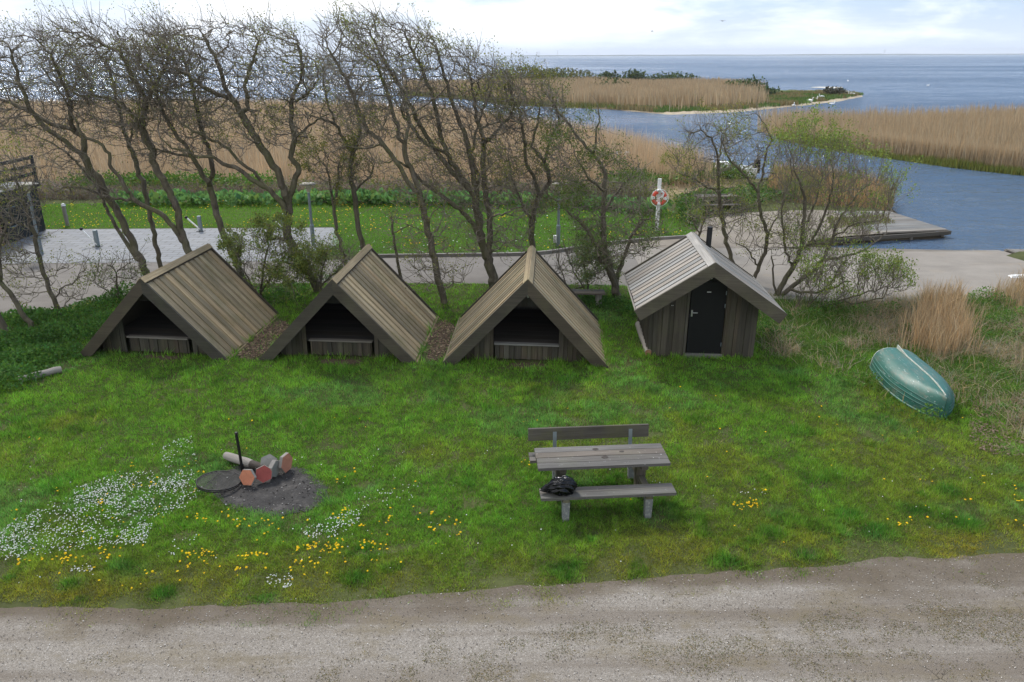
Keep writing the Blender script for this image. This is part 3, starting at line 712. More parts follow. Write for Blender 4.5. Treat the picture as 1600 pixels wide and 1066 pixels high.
# ================================================================== picnic table with the backrest
def table():
    random.seed(4)
    t = tag(empty('picnic_table', (1.36, 10.5, 0), .075), 'weathered picnic table with benches on both sides and a backrest behind', 'picnic table')
    L = 1.0
    mb = MB(); tw = .162
    for k in range(4): mb.box(-L + random.uniform(-.006, .006), L + random.uniform(-.006, .006), -.325 + k * tw + .005, -.325 + (k + 1) * tw - .005, .705, .75 + random.uniform(-.002, .002), board_col(.9, 1.1))
    mb.build('table_top', M_TABLE, t)
    m = plain('burn_marks', (.06, .052, .045), .9, 0, .2, .3, 30)
    for x, y, r in ((-.05, .2, .05), (.34, .1, .042), (.05, -.06, .055)):
        mb = MB(); n = 11; mb.prism([(x + r * random.uniform(.8, 1.15) * math.cos(2 * math.pi * k / n), y + r * .8 * random.uniform(.8, 1.15) * math.sin(2 * math.pi * k / n)) for k in range(n)], .7485, .7535); mb.build('burn_mark', m, t)
    mb = MB()
    for k in range(2): mb.box(-L, L, -.70 + k * .142, -.70 + k * .142 + .136, .425, .47)
    mb.build('front_seat', M_TABLE, t)
    mb = MB()
    for k in range(2): mb.box(-L - .05, L - .05, .42 + k * .142, .42 + k * .142 + .136, .425, .47)
    mb.build('rear_seat', M_TABLE, t)
    mb = MB(); mb.hexa([(-L - .05, .73, .66), (L - .08, .73, .66), (L - .08, .77, .66), (-L - .05, .77, .66), (-L - .05, .76, .86), (L - .08, .76, .86), (L - .08, .80, .86), (-L - .05, .80, .86)]); mb.build('backrest', M_TABLE_DARK, t)
    for s in (-.62, .62):
        mb = MB(); mb.box(s - .07, s + .07, -.075, .075, -.3, .70); mb.box(s - .05, s + .05, -.64, .68, .34, .424); mb.box(s - .05, s + .05, -.27, .27, .62, .704); mb.build('trestle', M_TABLE_DARK, t)
        for yy in (-.575, .56):
            mb = MB(); mb.hexa([(s - .04, yy - .045, -.2), (s + .04, yy - .045, -.2), (s + .04, yy + .045, -.2), (s - .04, yy + .045, -.2), (s - .058, yy - .055, .338), (s + .058, yy - .055, .338), (s + .058, yy + .055, .338), (s - .058, yy + .055, .338)], (1, 1, 1)); mb.build('foot_block', M_CONCRETE_POST, t)
        mb = MB(); mb.hexa([(s - .03, .70, .40), (s + .03, .70, .40), (s + .03, .725, .40), (s - .03, .725, .40), (s - .03, .745, .80), (s + .03, .745, .80), (s + .03, .757, .80), (s - .03, .757, .80)], (1, 1, 1)); mb.build('back_bracket', M_GALV, t)
table()
# black bin bag on the front seat
def bag():
    import bmesh
    bm = bmesh.new(); bmesh.ops.create_icosphere(bm, subdivisions=5, radius=1)
    for v in bm.verts:
        p = v.co.copy(); q = Vector((p.x * .215, p.y * .15, p.z * .135))
        fl = max(0, -p.z); q.z = max(q.z, -.10 + .01 * p.x) ; 
        q.z *= 1.0 + .25 * p.x
        a = math.atan2(p.y, p.x)
        wr = .012 * math.sin(9 * p.x + 4 * p.z + 2 * math.sin(5 * p.y)) + .009 * math.sin(17 * p.y + 9 * p.z + 3 * p.x) + .006 * math.sin(31 * p.x - 21 * p.z)
        v.co = q + p * wr * (1 - .7 * fl)
        if p.x < -.55:                         # twisted neck lying to the left
            k = (-p.x - .55) / .45; v.co.x -= .10 * k; v.co.y *= 1 - .62 * k; v.co.z = v.co.z * (1 - .6 * k) - .045 * k
            v.co.y += .012 * math.sin(a * 7)
    me = bpy.data.meshes.new('bin_bag'); bm.to_mesh(me); bm.free()
    for p in me.polygons: p.use_smooth = True
    m, nt, b = new_mat('black_plastic'); b.inputs['Base Color'].default_value = (.002, .002, .0025, 1); b.inputs['Roughness'].default_value = .14; b.inputs['Specular IOR Level'].default_value = .3
    n = noise(nt, obj_co(nt, (7, 16, 12)), 1.0, 5, .6, 1.5); bump(nt, b, n, .35, .02)
    me.materials.append(m)
    o = link('bin_bag', me, None, (.72, 9.90, .573), .1)
    tag(o, 'shiny black plastic rubbish bag lying on the front seat of the picnic table', 'bag')
bag()

# ================================================================== fire place
ASH = [(-4.91, 10.75), (-4.5, 10.35), (-4.02, 10.09), (-3.56, 10.0), (-3.12, 10.15), (-2.86, 10.5), (-3.0, 10.94), (-3.4, 11.34), (-3.85, 11.65), (-4.15, 11.7), (-4.65, 11.5), (-4.97, 11.2)]
ash = smooth_poly(ASH, 3); ash = [(x + .07 * random.uniform(-1, 1), y + .07 * random.uniform(-1, 1)) for x, y in ash]
m, nt, b = new_mat('ash'); oc = obj_co(nt)
c = ramp(nt, noise(nt, oc, 3, 7, .7), [(.3, (.014, .0125, .012)), (.55, (.034, .031, .029)), (.75, (.10, .09, .083))])
c = mixc(nt, ramp(nt, noise(nt, oc, 45, 3, .7), [(.66, (0, 0, 0)), (.72, (.7, .7, .7))]), c, (.30, .28, .26))
nt.links.new(c, b.inputs['Base Color']); b.inputs['Roughness'].default_value = .95; bump(nt, b, noise(nt, oc, 20, 6, .7), .8, .03)
sheet('ash_patch', ash, .012, m)
def chips(name, poly, n, size, cols, z=.012):
    P = scatter(poly, n); V = []; F = []; C = []
    s = size * (.5 + RNG.random(n)); a = RNG.random(n) * np.pi
    e1 = np.stack([np.cos(a), np.sin(a), RNG.normal(0, .2, n)], 1); e2 = np.stack([-np.sin(a), np.cos(a), RNG.normal(0, .2, n)], 1)
    el = (.35 + .9 * RNG.random(n))[:, None]
    p = np.stack([P[:, 0], P[:, 1], z + s * .25], 1); s = s[:, None] * .5
    V = np.stack([p - e1 * s, p + e1 * s, p - e2 * s * el, p + e2 * s * el, p + [0, 0, 1] * s * .6, p - [0, 0, 1] * s * .6], 1).reshape(-1, 3)
    i = np.arange(n)[:, None] * 6
    F = np.concatenate([i + f for f in ([0, 2, 4], [2, 1, 4], [1, 3, 4], [3, 0, 4])])
    c = np.array(cols)[RNG.integers(0, len(cols), n)] * (.7 + .6 * RNG.random((n, 1)))
    return V, F, np.repeat(c, 6, 0)
V, F, C = chips('c', ash, 380, .024, [(.02, .02, .02), (.05, .045, .04), (.16, .15, .14), (.3, .28, .26)])
tag(link('charcoal_bits', np_mesh('charcoal_bits', V, F, M_REED, C)), kind='stuff')
def grill():
    t = tag(empty('fire_grate', (-4.72, 10.90, .0)), 'round blackened iron grate on the edge of the ash patch', 'grill grate')
    M = Matrix.Translation((0, 0, .10)) @ Matrix.Rotation(R(5), 4, 'Y') @ Matrix.Rotation(R(-4), 4, 'X'); r = .34
    mb = MB(); mb.tube([M @ Vector((r * math.cos(a), r * math.sin(a), 0)) for a in np.linspace(0, 2 * math.pi, 49)], .012, 6, caps=False); mb.tube([M @ Vector((r * math.cos(a), r * math.sin(a), -.03)) for a in np.linspace(0, 2 * math.pi, 49)], .010, 6, caps=False); mb.build('rim', M_METAL, t)
    mb = MB()
    for k in range(1, 18):
        y = -r + 2 * r * k / 18; x = math.sqrt(max(r * r - y * y, 0)); mb.tube([M @ Vector((-x, y, 0)), M @ Vector((x, y, 0))], .0055, 5)
    for s in (-.13, .13): x = math.sqrt(r * r - s * s); mb.tube([M @ Vector((s, -x, -.012)), M @ Vector((s, x, -.012))], .007, 5)
    mb.build('bars', plain('sooty_bars', (.085, .083, .077), .55, .3, .4, .3, 20), t)
    mb = MB(); mb.tube([M @ Vector((.32, .1, -.01)), Vector((.30, .30, .12))], .013, 6); mb.build('arm', M_METAL, t)
grill()
mb = MB(); mb.tube([(0, 0, -.3), (-.01, 0, .4), (-.02, 0, .75)], .024, 10); mb.tube([(-.02, 0, .75), (-.02, 0, .775)], [.028, .02], 10, (5, 5, 5)); mb.tube([(-.003, 0, .10), (-.004, 0, .2)], .032, 10)
tag(mb.build('fire_pole', M_METAL, None, (*at(380, 741)[:2], 0)), 'upright black iron pole standing in the fire place', 'pole')
p, q = Vector(at(352, 712, .1)), Vector(at(418, 733, .13))
def firelog():
    o = tag(empty('firewood_log', p), 'charred grey half-burnt log resting behind the hexagonal tiles', 'log'); n = 8; mb = MB()
    pts = [p.lerp(q, k / n) - p + Vector((random.uniform(-.012, .012), random.uniform(-.012, .012), random.uniform(-.012, .012))) for k in range(n + 1)]
    mb.tube(pts[:6], [.062, .072, .075, .07, .078, .07], 10); mb.build('bark', M_LOG, o)
    mb = MB(); mb.tube(pts[5:], [.071, .065, .06, .04], 10, (.22, .2, .19)); mb.build('charred_end', M_LOG, o)
firelog()
def tile(pos, rz, lean, col, label, r=.145, th=.055, spin=0.0, name='hexagonal_tile'):
    mb = MB(); P = [(r * math.cos(math.pi / 3 * k + spin), r * math.sin(math.pi / 3 * k + spin)) for k in range(6)]
    mat = plain('tile_face', col, .75, 0, .25, .14, 11, tuple(x * .6 for x in col), .5, .4)
    mb.prism(P, -th / 2, th / 2 - .004, (1, 1, 1))
    o = mb.build(name, plain('tile_body', (.22, .205, .185), .9, 0, .2, .15, 12), None, pos)
    o.rotation_euler = (R(90 - lean), 0, rz)
    mb = MB(); mb.prism([(x * .97, y * .97) for x, y in P], th / 2 - .0035, th / 2 + .001); mb.build('painted_face', mat, o)
    tag(o, label, 'tile', 'hexagonal paving tiles leaning round the fire place'); return o
random.seed(5)
tile((*at(389, 759)[:2], .155), R(-14), 16, (.42, .165, .095), 'orange hexagonal tile propped beside the grate', spin=.1)
tile((*at(414, 754)[:2], .16), R(16), 20, (.25, .06, .052), 'dark red hexagonal tile leaning against a grey one', spin=.35)
tile((-3.90, 11.16, .17), R(76), -6, (.21, .205, .18), 'grey hexagonal tile standing edge-on behind the dark red one', .155, .07, .5)
tile((-3.76, 11.33, .18), R(72), 2, (.40, .17, .11), 'brown hexagonal tile standing upright at the right end of the tile row', .17, .06, 0)
tile((-4.05, 11.36, .16), R(30), 38, (.25, .24, .21), 'pale grey hexagonal tile slanting back against the charred log', .15, .06, .2)

# ================================================================== upturned green rowing boat
def hull():
    stern, bow = Vector((8.36, 15.85, 0)), Vector((8.2, 13.38, 0)); L = (bow - stern).length
    rz = math.atan2(bow.y - stern.y, bow.x - stern.x)
    t = tag(empty('rowing_boat', (8.22, 14.42, .03), rz), 'faded green dinghy lying upside down in rough grass', 'boat')
    t.rotation_euler = (R(-5), R(0), rz)
    n, mS = 36, 28
    def hwid(t): return .585 * (.80 + .2 * math.sin(min(t / .45, 1) * math.pi / 2)) * max(0.0, 1 - max(0, (t - .42) / .58) ** 2.3) ** .75
    def hgt(t): return .50 * (1 - .22 * max(0, (t - .6) / .4) ** 2 + .02 * t)
    V = []; C = []
    for i in range(n + 1):
        tt = i / n; wv, h = max(hwid(tt), .004), hgt(tt)
        for k in range(mS + 1):
            a = math.pi * k / mS; c, s_ = math.cos(a), math.sin(a)
            p = 1.25 - .25 * tt
            yy = wv * math.copysign(abs(c) ** (.72 + .25 * tt), c); zz = h * s_ ** (.62 + .12 * tt)
            zz += .012 * (abs(math.fmod(zz * 9, 1)) > .86)                   # strake lands
            sheer = .07 * tt ** 2
            V.append((-L / 2 + L * tt - .10 * tt ** 3 * (zz / .5) * 1.0, yy, zz - sheer * (1 - s_)))
    F = [(i * (mS + 1) + k, i * (mS + 1) + k + 1, (i + 1) * (mS + 1) + k + 1, (i + 1) * (mS + 1) + k) for i in range(n) for k in range(mS)]
    m, nt, b = new_mat('weathered_green_hull'); oc = obj_co(nt)
    c = ramp(nt, noise(nt, oc, 2.2, 6, .65), [(.3, (.004, .062, .042)), (.7, (.012, .105, .076))])
    g = N(nt, 'ShaderNodeTexCoord'); s1 = N(nt, 'ShaderNodeSeparateXYZ'); nt.links.new(g.outputs['Object'], s1.inputs[0])
    def mth(op, a, q):
        k = N(nt, 'ShaderNodeMath', operation=op)
        for i_, z_ in enumerate((a, q)):
            if hasattr(z_, 'is_output'): nt.links.new(z_, k.inputs[i_])
            else: k.inputs[i_].default_value = z_
        return k.outputs[0]
    hz = mth('ADD', s1.outputs[2], mth('MULTIPLY', noise(nt, oc, 3, 5, .7), .16))
    c = mixc(nt, ramp(nt, hz, [(.44, (0, 0, 0)), (.62, (.6, .6, .6))]), c, (.055, .15, .13))           # chalky bottom
    c = mixc(nt, ramp(nt, noise(nt, obj_co(nt, (2.2, 7, 7)), 1.0, 6, .75), [(.50, (0, 0, 0)), (.66, (.75,) * 3)]), c, (.115, .12, .085))   # scum
    c = mixc(nt, ramp(nt, noise(nt, obj_co(nt, (4, 26, 26)), 1.0, 5, .8), [(.60, (0, 0, 0)), (.66, (.8,) * 3)]), c, (.40, .44, .42))     # scratches
    nt.links.new(c, b.inputs['Base Color']); b.inputs['Roughness'].default_value = .5; b.inputs['Specular IOR Level'].default_value = .5
    link('hull', np_mesh('hull', V, F, m, smooth=True), t)
    def rail(side, off, z, r, nm, mat):
        mb = MB(); mb.tube([(-L / 2 + L * q - .02 * q, side * (hwid(q) + off), z - .07 * q * q) for q in np.linspace(0, .985, 26)], r, 6); mb.build(nm, mat, t)
    for s in (-1, 1):
        rail(s, .012, .03, .026, 'gunwale', m)
    mline = plain('worn_strake_edge', (.07, .16, .13), .6, 0, .3, .3, 8, (.08, .2, .16), .9)
    for hgtf in (.26, .40, .54):
        for s in (-1, 1):
            pts = []
            for q in np.linspace(.03, .97, 26):
                sn = hgtf ** (1 / (.62 + .12 * q)); cs = math.sqrt(max(0, 1 - sn * sn)); pts.append((-L / 2 + L * q - .10 * q ** 3 * hgt(q) * hgtf / .5, s * (hwid(q) * cs ** (.72 + .25 * q) + .002), hgt(q) * hgtf))
            mb = MB(); mb.tube(pts, .007, 5); mb.build('strake', mline, t)
    mb = MB(); tt = 0; wv, h = hwid(0), hgt(0); n2 = 24
    P = [(-L / 2 + .005, wv * math.copysign(abs(math.cos(a)) ** .72, math.cos(a)) * .985, h * math.sin(a) ** .62 * .985) for a in np.linspace(0, math.pi, n2)]
    P2 = [(x - .03, y, z_) for x, y, z_ in P]; mb.add(P2 + P, [tuple(range(n2 - 1, -1, -1)), tuple(range(n2, 2 * n2))] + [(k, k + 1, n2 + k + 1, n2 + k) for k in range(n2 - 1)]); mb.build('transom', M_WHITE, t)
    mb = MB()
    for a, q in zip(np.linspace(0, .97, 24), np.linspace(0, .97, 24)[1:]):
        f = lambda u: Vector((-L / 2 + L * u - .10 * u ** 3 * hgt(u) / .5, 0, hgt(u)))
        k = .06 * max(0, 1 - a / .2) + .018; k2 = .06 * max(0, 1 - q / .2) + .018
        A, B = f(a), f(q); wd = .014
        mb.hexa([A + Vector((0, -wd, -.03)), B + Vector((0, -wd, -.03)), B + Vector((0, wd, -.03)), A + Vector((0, wd, -.03)), A + Vector((0, -wd * .7, k)), B + Vector((0, -wd * .7, k2)), B + Vector((0, wd * .7, k2)), A + Vector((0, wd * .7, k))], (1, 1, 1))
    mb.build('keel', plain('bare_keel', (.42, .42, .36), .7, 0, .3, .3, 9, (.1, .2, .17), .6), t)
hull()
# ================================================================== trees: traced main limbs, crowns grown by competing for space
def grow(limbs, att, step, di, dk, wind, gnarl, rng, maxn=16000, iters=90):
    pos = []; par = []; rmin = []
    def put(p, q, r): pos.append(np.array(p, float)); par.append(q); rmin.append(r); return len(pos) - 1
    for li, (pts, rad, start) in enumerate(limbs):
        if start is None: prev = put(pts[0], -1, rad[0])
        else:
            d = [np.sum((q - pts[0]) ** 2) for q in pos[:]]; prev = int(np.argmin(d))
        for k in range(len(pts) - 1):
            a, b = np.array(pts[k]), np.array(pts[k + 1]); m = max(1, int(np.ceil(np.linalg.norm(b - a) / (step * 1.3))))
            for j in range(1, m + 1):
                t = j / m; w = rng.normal(0, .02, 3) if j < m else 0
                prev = put(a + (b - a) * t + w, prev, rad[k] * (1 - t) + rad[k + 1] * t)
    n0 = len(pos)
    P = np.array(pos + [np.zeros(3)] * maxn); n = n0; par = par + [0] * maxn; nch = np.zeros(n0 + maxn, int)
    base_ok = np.array([p[2] > .9 for p in pos])
    near = np.zeros(len(att), int); dist = np.full(len(att), 1e9); alive = np.ones(len(att), bool)
    def upd(lo, hi):
        idx = np.where(alive)[0]
        if lo >= hi or not len(idx): return
        for a in range(lo, hi, 400):
            Q = P[a:min(a + 400, hi)]
            D = np.linalg.norm(att[idx][:, None] - Q[None], axis=2); k = D.argmin(1); d = D[np.arange(len(idx)), k]
            s = d < dist[idx]; dist[idx[s]] = d[s]; near[idx[s]] = k[s] + a
    upd(0, n0)
    for it in range(iters):
        idx = np.where(alive & (dist < di * (1 if it < 50 else 1.6)))[0]
        if not len(idx): break
        v = att[idx] - P[near[idx]]; v /= np.linalg.norm(v, axis=1)[:, None] + 1e-9
        u, inv = np.unique(near[idx], return_inverse=True); D = np.zeros((len(u), 3)); np.add.at(D, inv, v)
        D /= np.linalg.norm(D, axis=1)[:, None] + 1e-9
        D = D + np.array(wind) + rng.normal(0, gnarl, D.shape); D /= np.linalg.norm(D, axis=1)[:, None] + 1e-9
        ok = nch[u] < 3; u, D = u[ok], D[ok]
        if not len(u) or n + len(u) > n0 + maxn: break
        new = P[u] + D * step * rng.uniform(.8, 1.15, (len(u), 1)); lo = n
        P[n:n + len(u)] = new
        for k, q in enumerate(u): par[n + k] = int(q)
        nch[u] += 1; n += len(u); upd(lo, n); alive &= dist > dk
    P = P[:n]; par = np.array(par[:n]); rm = np.array(rmin + [0] * (n - n0))
    return P, par, rm, n0
def radii(par, rm, tip, ex=2.35):
    n = len(par); a = np.zeros(n); kids = np.zeros(n, int)
    for i in range(n - 1, -1, -1):
        if a[i] == 0: a[i] = tip ** ex
        if par[i] >= 0: a[par[i]] += a[i]
    r = a ** (1 / ex); return np.where(rm > 0, np.clip(r, rm * .55, rm), np.minimum(r, .06))
def edges_mesh(P, par, r, sel, sides):
    n = len(P); d = np.zeros((n, 3)); has = par >= 0; d[has] = P[has] - P[par[has]]
    L = np.linalg.norm(d, axis=1); d[L > 0] /= L[L > 0][:, None]
    main = np.full(n, -1); 
    for i in np.argsort(r): 
        if par[i] >= 0: main[par[i]] = i
    dn = d.copy(); mk = main >= 0; dn[mk] = d[mk] + d[main[mk]]; dn /= np.linalg.norm(dn, axis=1)[:, None] + 1e-9
    root = par < 0; dn[root & mk] = d[main[root & mk]]
    e = np.where(sel & has)[0]; p = par[e]; ism = main[p] == e
    d0 = np.where(ism[:, None], dn[p], d[e]); r0 = np.where(ism, r[p], np.minimum(r[p], r[e] * 1.25)); d1 = dn[e]; r1 = r[e]
    ref = np.array([.35, .9, .22]); ref /= np.linalg.norm(ref)
    def ring(c, dd, rr):
        a = np.cross(dd, ref); a /= np.linalg.norm(a, axis=1)[:, None] + 1e-9; b = np.cross(dd, a)
        t = 2 * np.pi * np.arange(sides) / sides
        return c[:, None] + (a[:, None] * np.cos(t)[None, :, None] + b[:, None] * np.sin(t)[None, :, None]) * rr[:, None, None]
    V = np.concatenate([ring(P[p], d0, r0), ring(P[e], d1, r1)], 1).reshape(-1, 3)
    i = np.arange(len(e))[:, None] * 2 * sides; k = np.arange(sides); k1 = (k + 1) % sides
    F = np.stack([i + k, i + k1, i + sides + k1, i + sides + k], -1).reshape(-1, 4)
    return V, F
def twigs(P, par, r, per, length, up, rng, thin=.016, tr=.0085):
    """small forked end shoots on the thin wood"""
    n = len(P); cand = np.where((r < thin) & (par >= 0))[0]
    src = np.repeat(cand, rng.poisson(per, len(cand))); m = len(src)
    if m == 0: return np.zeros((0, 3)), np.zeros(0, int), np.zeros(0), np.zeros((0, 3))
    d = P[src] - P[par[src]]; d /= np.linalg.norm(d, axis=1)[:, None] + 1e-9
    d = d * .7 + rng.normal(0, .55, (m, 3)) + np.array(up); d /= np.linalg.norm(d, axis=1)[:, None]
    L = length * rng.uniform(.4, 1.25, m); segs = 3
    pts = [P[src]]
    for s in range(segs):
        d = d + rng.normal(0, .22, (m, 3)) + np.array(up) * .25; d /= np.linalg.norm(d, axis=1)[:, None]
        pts.append(pts[-1] + d * (L / segs)[:, None])
    newP = np.concatenate([np.stack(pts[:-1], 1).reshape(-1, 3)]) if False else None
    Q = np.stack(pts, 1)                                            # m,4,3
    base = np.arange(m)[:, None] * (segs + 1)
    pr = np.concatenate([np.full((m, 1), -1), base + np.arange(segs)], 1).ravel()
    rr = np.stack([np.minimum(r[src], tr), np.full(m, tr * .92), np.full(m, tr * .78), np.full(m, tr * .53)], 1).ravel()
    return Q.reshape(-1, 3), pr, rr, pts[-1]

def trace(px, Y0, Y1=None):
    """(x, y, radius_px) list on the photo -> points and radii in metres, depth running from Y0 to Y1"""
    Y1 = Y0 if Y1 is None else Y1; n = len(px); P = []; Rr = []
    for k, (x, y, r) in enumerate(px):
        Yk = Y0 + (Y1 - Y0) * k / max(1, n - 1); p = at_y(x, y, Yk); P.append(np.array(p)); Rr.append(r * Yk * .92 / F_PX)
    return P, Rr
def tree(label, Y, limbs, crown, natt, seed, thick=1.1, wind=(-.36, .0, .18), leaf=.25, leafcol=(.18, .19, .045), twl=.62, per=.70, gnarl=.24, tip=.0078, step=.13, dk=.19, di=.95, up=(-.42, 0, .45), lsize=.05, twr=.0068, name='windswept_tree', group='windswept trees along the lane', cat_='tree'):
    rng = np.random.default_rng(seed); L = []
    for k, (px, y1) in enumerate(limbs):
        P, Rr = trace(px, Y + (0 if k == 0 else 0), Y + y1)
        if k == 0:
            p0 = P[0]; 
            if p0[2] > .03:
                P = [np.array([p0[0] + (p0[0] - P[1][0]) * .35 * p0[2] / max(.2, P[1][2] - p0[2]) , p0[1], -.05])] + P; Rr = [Rr[0] * 1.25] + Rr
            else: P[0][2] = -.05
            L.append((P, Rr, None))
        else: L.append((P, Rr, 1))
    base = L[0][0][0].copy(); base[2] = 0
    att = []
    for poly, wgt in crown:
        m = int(natt * wgt * TREE_D); q = scatter(poly, m)
        yy = Y + np.clip(rng.normal(0, thick * .55, m), -thick, thick)
        att += [np.array(at_y(a, b, c)) for (a, b), c in zip(q, yy)]
    att = np.array(att); att = att[att[:, 2] > .35]
    # limbs are rooted on the trunk in world space: snap their first point to the nearest trunk point
    P, par, rm, n0 = grow(L, att, step, di, dk, wind, gnarl, rng)
    r = radii(par, rm, tip); P = P - base
    t = tag(empty(name, base), label, cat_, group)
    thickwood = (r > .03) | (np.arange(len(P)) < n0)
    V, F = edges_mesh(P, par, r, thickwood, 9); link('trunk', np_mesh('trunk', V, F, M_BARK, smooth=True), t)
    V1, F1 = edges_mesh(P, par, r, ~thickwood, 4)
    Q, pr, rr, tips = twigs(P, par, r, per, twl, up, rng, .016, twr)
    V2, F2 = edges_mesh(Q, pr, rr, np.ones(len(Q), bool), 3)
    V = np.concatenate([V1, V2]); F = np.concatenate([F1, F2 + len(V1)]); C = np.full((len(V), 3), .08); mi = np.zeros(len(F), int)
    nl = int(len(tips) * leaf * LEAF_K)
    if nl:
        clump = vnoise(tips[:, 0] * 1.0 + base[0], tips[:, 2], .55, seed) ; pr_ = np.clip(clump - .22, .02, 1) ** 2
        src = rng.choice(len(tips), nl, p=pr_ / pr_.sum()); k = np.repeat(src, 2)
        LP = tips[k] + rng.normal(0, .07, (len(k), 3)); LV, LF, LC = leaves(LP, lsize * rng.uniform(.6, 1.3, len(k)), tint(len(k), leafcol, .25, .12), .5)
        F = np.concatenate([F, LF + len(V)]); V = np.concatenate([V, LV]); C = np.concatenate([C, LC]); mi = np.concatenate([mi, np.ones(len(LF), int)])
    link('crown', np_mesh('crown', V, F, [M_TWIG, M_LEAF], C, midx=mi, smooth=True), t)
    return t
G_ = (.21, .23, .05)
if BUILD_TREES:
    tree('leaning tree whose trunk bends out of the photo at the left edge above the nettles', 18.5, [([(50, 514, 9), (25, 472, 8), (0, 440, 7), (-35, 395, 6), (-70, 330, 5)], .2), ([(0, 440, 4), (-2, 400, 3), (10, 350, 2)], .1)],
         [([(-120, 230), (40, 250), (60, 420), (-20, 430), (-110, 350)], 1)], 420, 101, .7, leaf=.5, leafcol=G_)
    tree('dark mossy stump-like trunk leaning left behind the grey log at the left edge', 18.1, [([(12, 522, 13), (-4, 495, 12), (-30, 450, 10), (-60, 400, 8)], 0)], [([(-120, 300), (-10, 320), (-20, 430), (-110, 420)], 1)], 200, 102, .6)
    tree('slim young tree in the nettles leaning towards the lamp post by the black annex', 19.6, [([(95, 492, 6), (75, 448, 5.5), (57, 385, 4.5), (45, 340, 3.5), (30, 295, 2.5), (22, 262, 1.8)], .1), ([(50, 360, 2), (20, 345, 1.5), (-5, 338, 1)], -.4)],
         [([(-20, 250), (60, 240), (80, 300), (70, 380), (-10, 400)], 1), ([(80, 420), (150, 400), (140, 480), (95, 480)], .12), ([(0, 400), (60, 400), (60, 480), (0, 480)], .2)], 520, 103, .7, leaf=.6, leafcol=G_)
    tree('twin-stemmed tree rising behind the left roof edge of the plain-gabled shelter', 22.2,
         [([(228, 424, 8.5), (203, 369, 8), (185, 335, 7.5), (171, 312, 7), (158, 285, 6.5), (140, 265, 6), (131, 245, 6), (108, 227, 5.5), (85, 209, 5), (66, 195, 4.5), (52, 177, 4), (40, 150, 3.4), (30, 130, 3), (22, 100, 2.5), (15, 75, 2)], -.3),
          ([(225, 418, 7), (198, 380, 6.5), (180, 353, 5.5), (167, 326, 5), (150, 290, 4.5), (128, 262, 4), (100, 235, 3), (70, 218, 2.2)], .9),
          ([(131, 245, 4.5), (131, 215, 5.5), (112, 202, 5.5), (79, 194, 5), (52, 177, 4), (25, 165, 3), (-10, 150, 2)], .5), ([(112, 202, 4), (110, 160, 3.4), (95, 120, 2.8), (80, 85, 2.2), (55, 60, 1.6)], -.6)],
         [([(-60, 70), (20, 45), (70, 40), (120, 75), (160, 130), (150, 190), (90, 205), (20, 215), (-50, 200)], 1), ([(0, 190), (130, 200), (160, 290), (60, 260)], .12)], 2300, 104, 1.3)
    tree('very thin tree between the twin-stemmed tree and the elbowed double tree', 23.4, [([(252, 428, 5.5), (239, 358, 5), (230, 312, 5), (216, 267, 4.5), (209, 245, 4), (194, 207, 3.5), (186, 170, 3), (178, 130, 2.2), (165, 95, 1.6)], .4), ([(200, 225, 2), (215, 180, 1.8), (222, 140, 1.4)], .6)],
         [([(120, 60), (220, 60), (240, 150), (230, 230), (150, 230), (110, 130)], 1)], 1000, 105, .9)
    tree('elbowed double tree behind the plain-gabled shelter, one stem bowing low like an arm', 21.9,
         [([(299, 400, 10), (290, 380, 9), (281, 357, 8.5), (279, 330, 8), (266, 301, 7.5), (248, 272, 7), (238, 252, 7), (240, 236, 7), (228, 220, 6.5), (221, 200, 6), (225, 180, 5), (229, 155, 4.6), (216, 135, 4), (206, 122, 3.6), (196, 95, 3.2), (188, 80, 2.8), (170, 74, 2.3), (145, 60, 1.8), (128, 50, 1.2)], .2),
          ([(290, 382, 8), (270, 353, 8), (250, 333, 7.5), (225, 322, 7), (207, 310, 6.5), (194, 290, 6), (185, 274, 5.5), (174, 263, 5.5), (171, 240, 5), (153, 222, 4.5), (135, 216, 4.3), (122, 200, 4), (110, 175, 3.4), (98, 150, 3), (85, 130, 2.5), (65, 105, 2)], -.7),
          ([(207, 312, 4), (180, 311, 4), (158, 306, 3.4), (135, 295, 2.6), (110, 292, 1.8), (85, 300, 1.2)], -.8), ([(221, 200, 3.6), (190, 160, 4), (160, 152, 3.5), (125, 150, 3), (100, 130, 2.4)], -.4), ([(229, 155, 3.4), (245, 130, 3), (262, 95, 2.4), (258, 60, 1.6)], .7)],
         [([(50, 60), (90, 28), (150, 30), (190, 45), (250, 35), (285, 70), (290, 130), (250, 190), (190, 215), (140, 190), (90, 150)], 1), ([(60, 270), (190, 285), (170, 330), (80, 315)], .06)], 2700, 106, 1.3)
    tree('slender forked tree at the right rear roof corner of the plain-gabled shelter', 22.4,
         [([(374, 420, 8), (358, 382, 7), (351, 371, 6.8), (338, 335, 6), (333, 308, 5.5), (328, 290, 5), (333, 267, 4.6), (329, 245, 4.4), (318, 211, 4), (310, 180, 3.4), (303, 140, 2.8), (290, 100, 2.2), (280, 70, 1.5)], .5),
          ([(328, 290, 4.2), (315, 272, 4.2), (300, 245, 3.8), (286, 222, 3.6), (275, 211, 3.4), (262, 190, 3), (250, 160, 2.5), (238, 130, 2), (222, 100, 1.5)], -.6), ([(300, 245, 2.6), (270, 240, 2.6), (240, 232, 2), (210, 236, 1.4)], -.9)],
         [([(190, 70), (250, 35), (300, 40), (330, 110), (340, 190), (330, 250), (260, 240), (210, 200)], 1), ([(200, 220), (300, 235), (310, 275), (230, 262)], .08)], 1900, 107, 1.2)
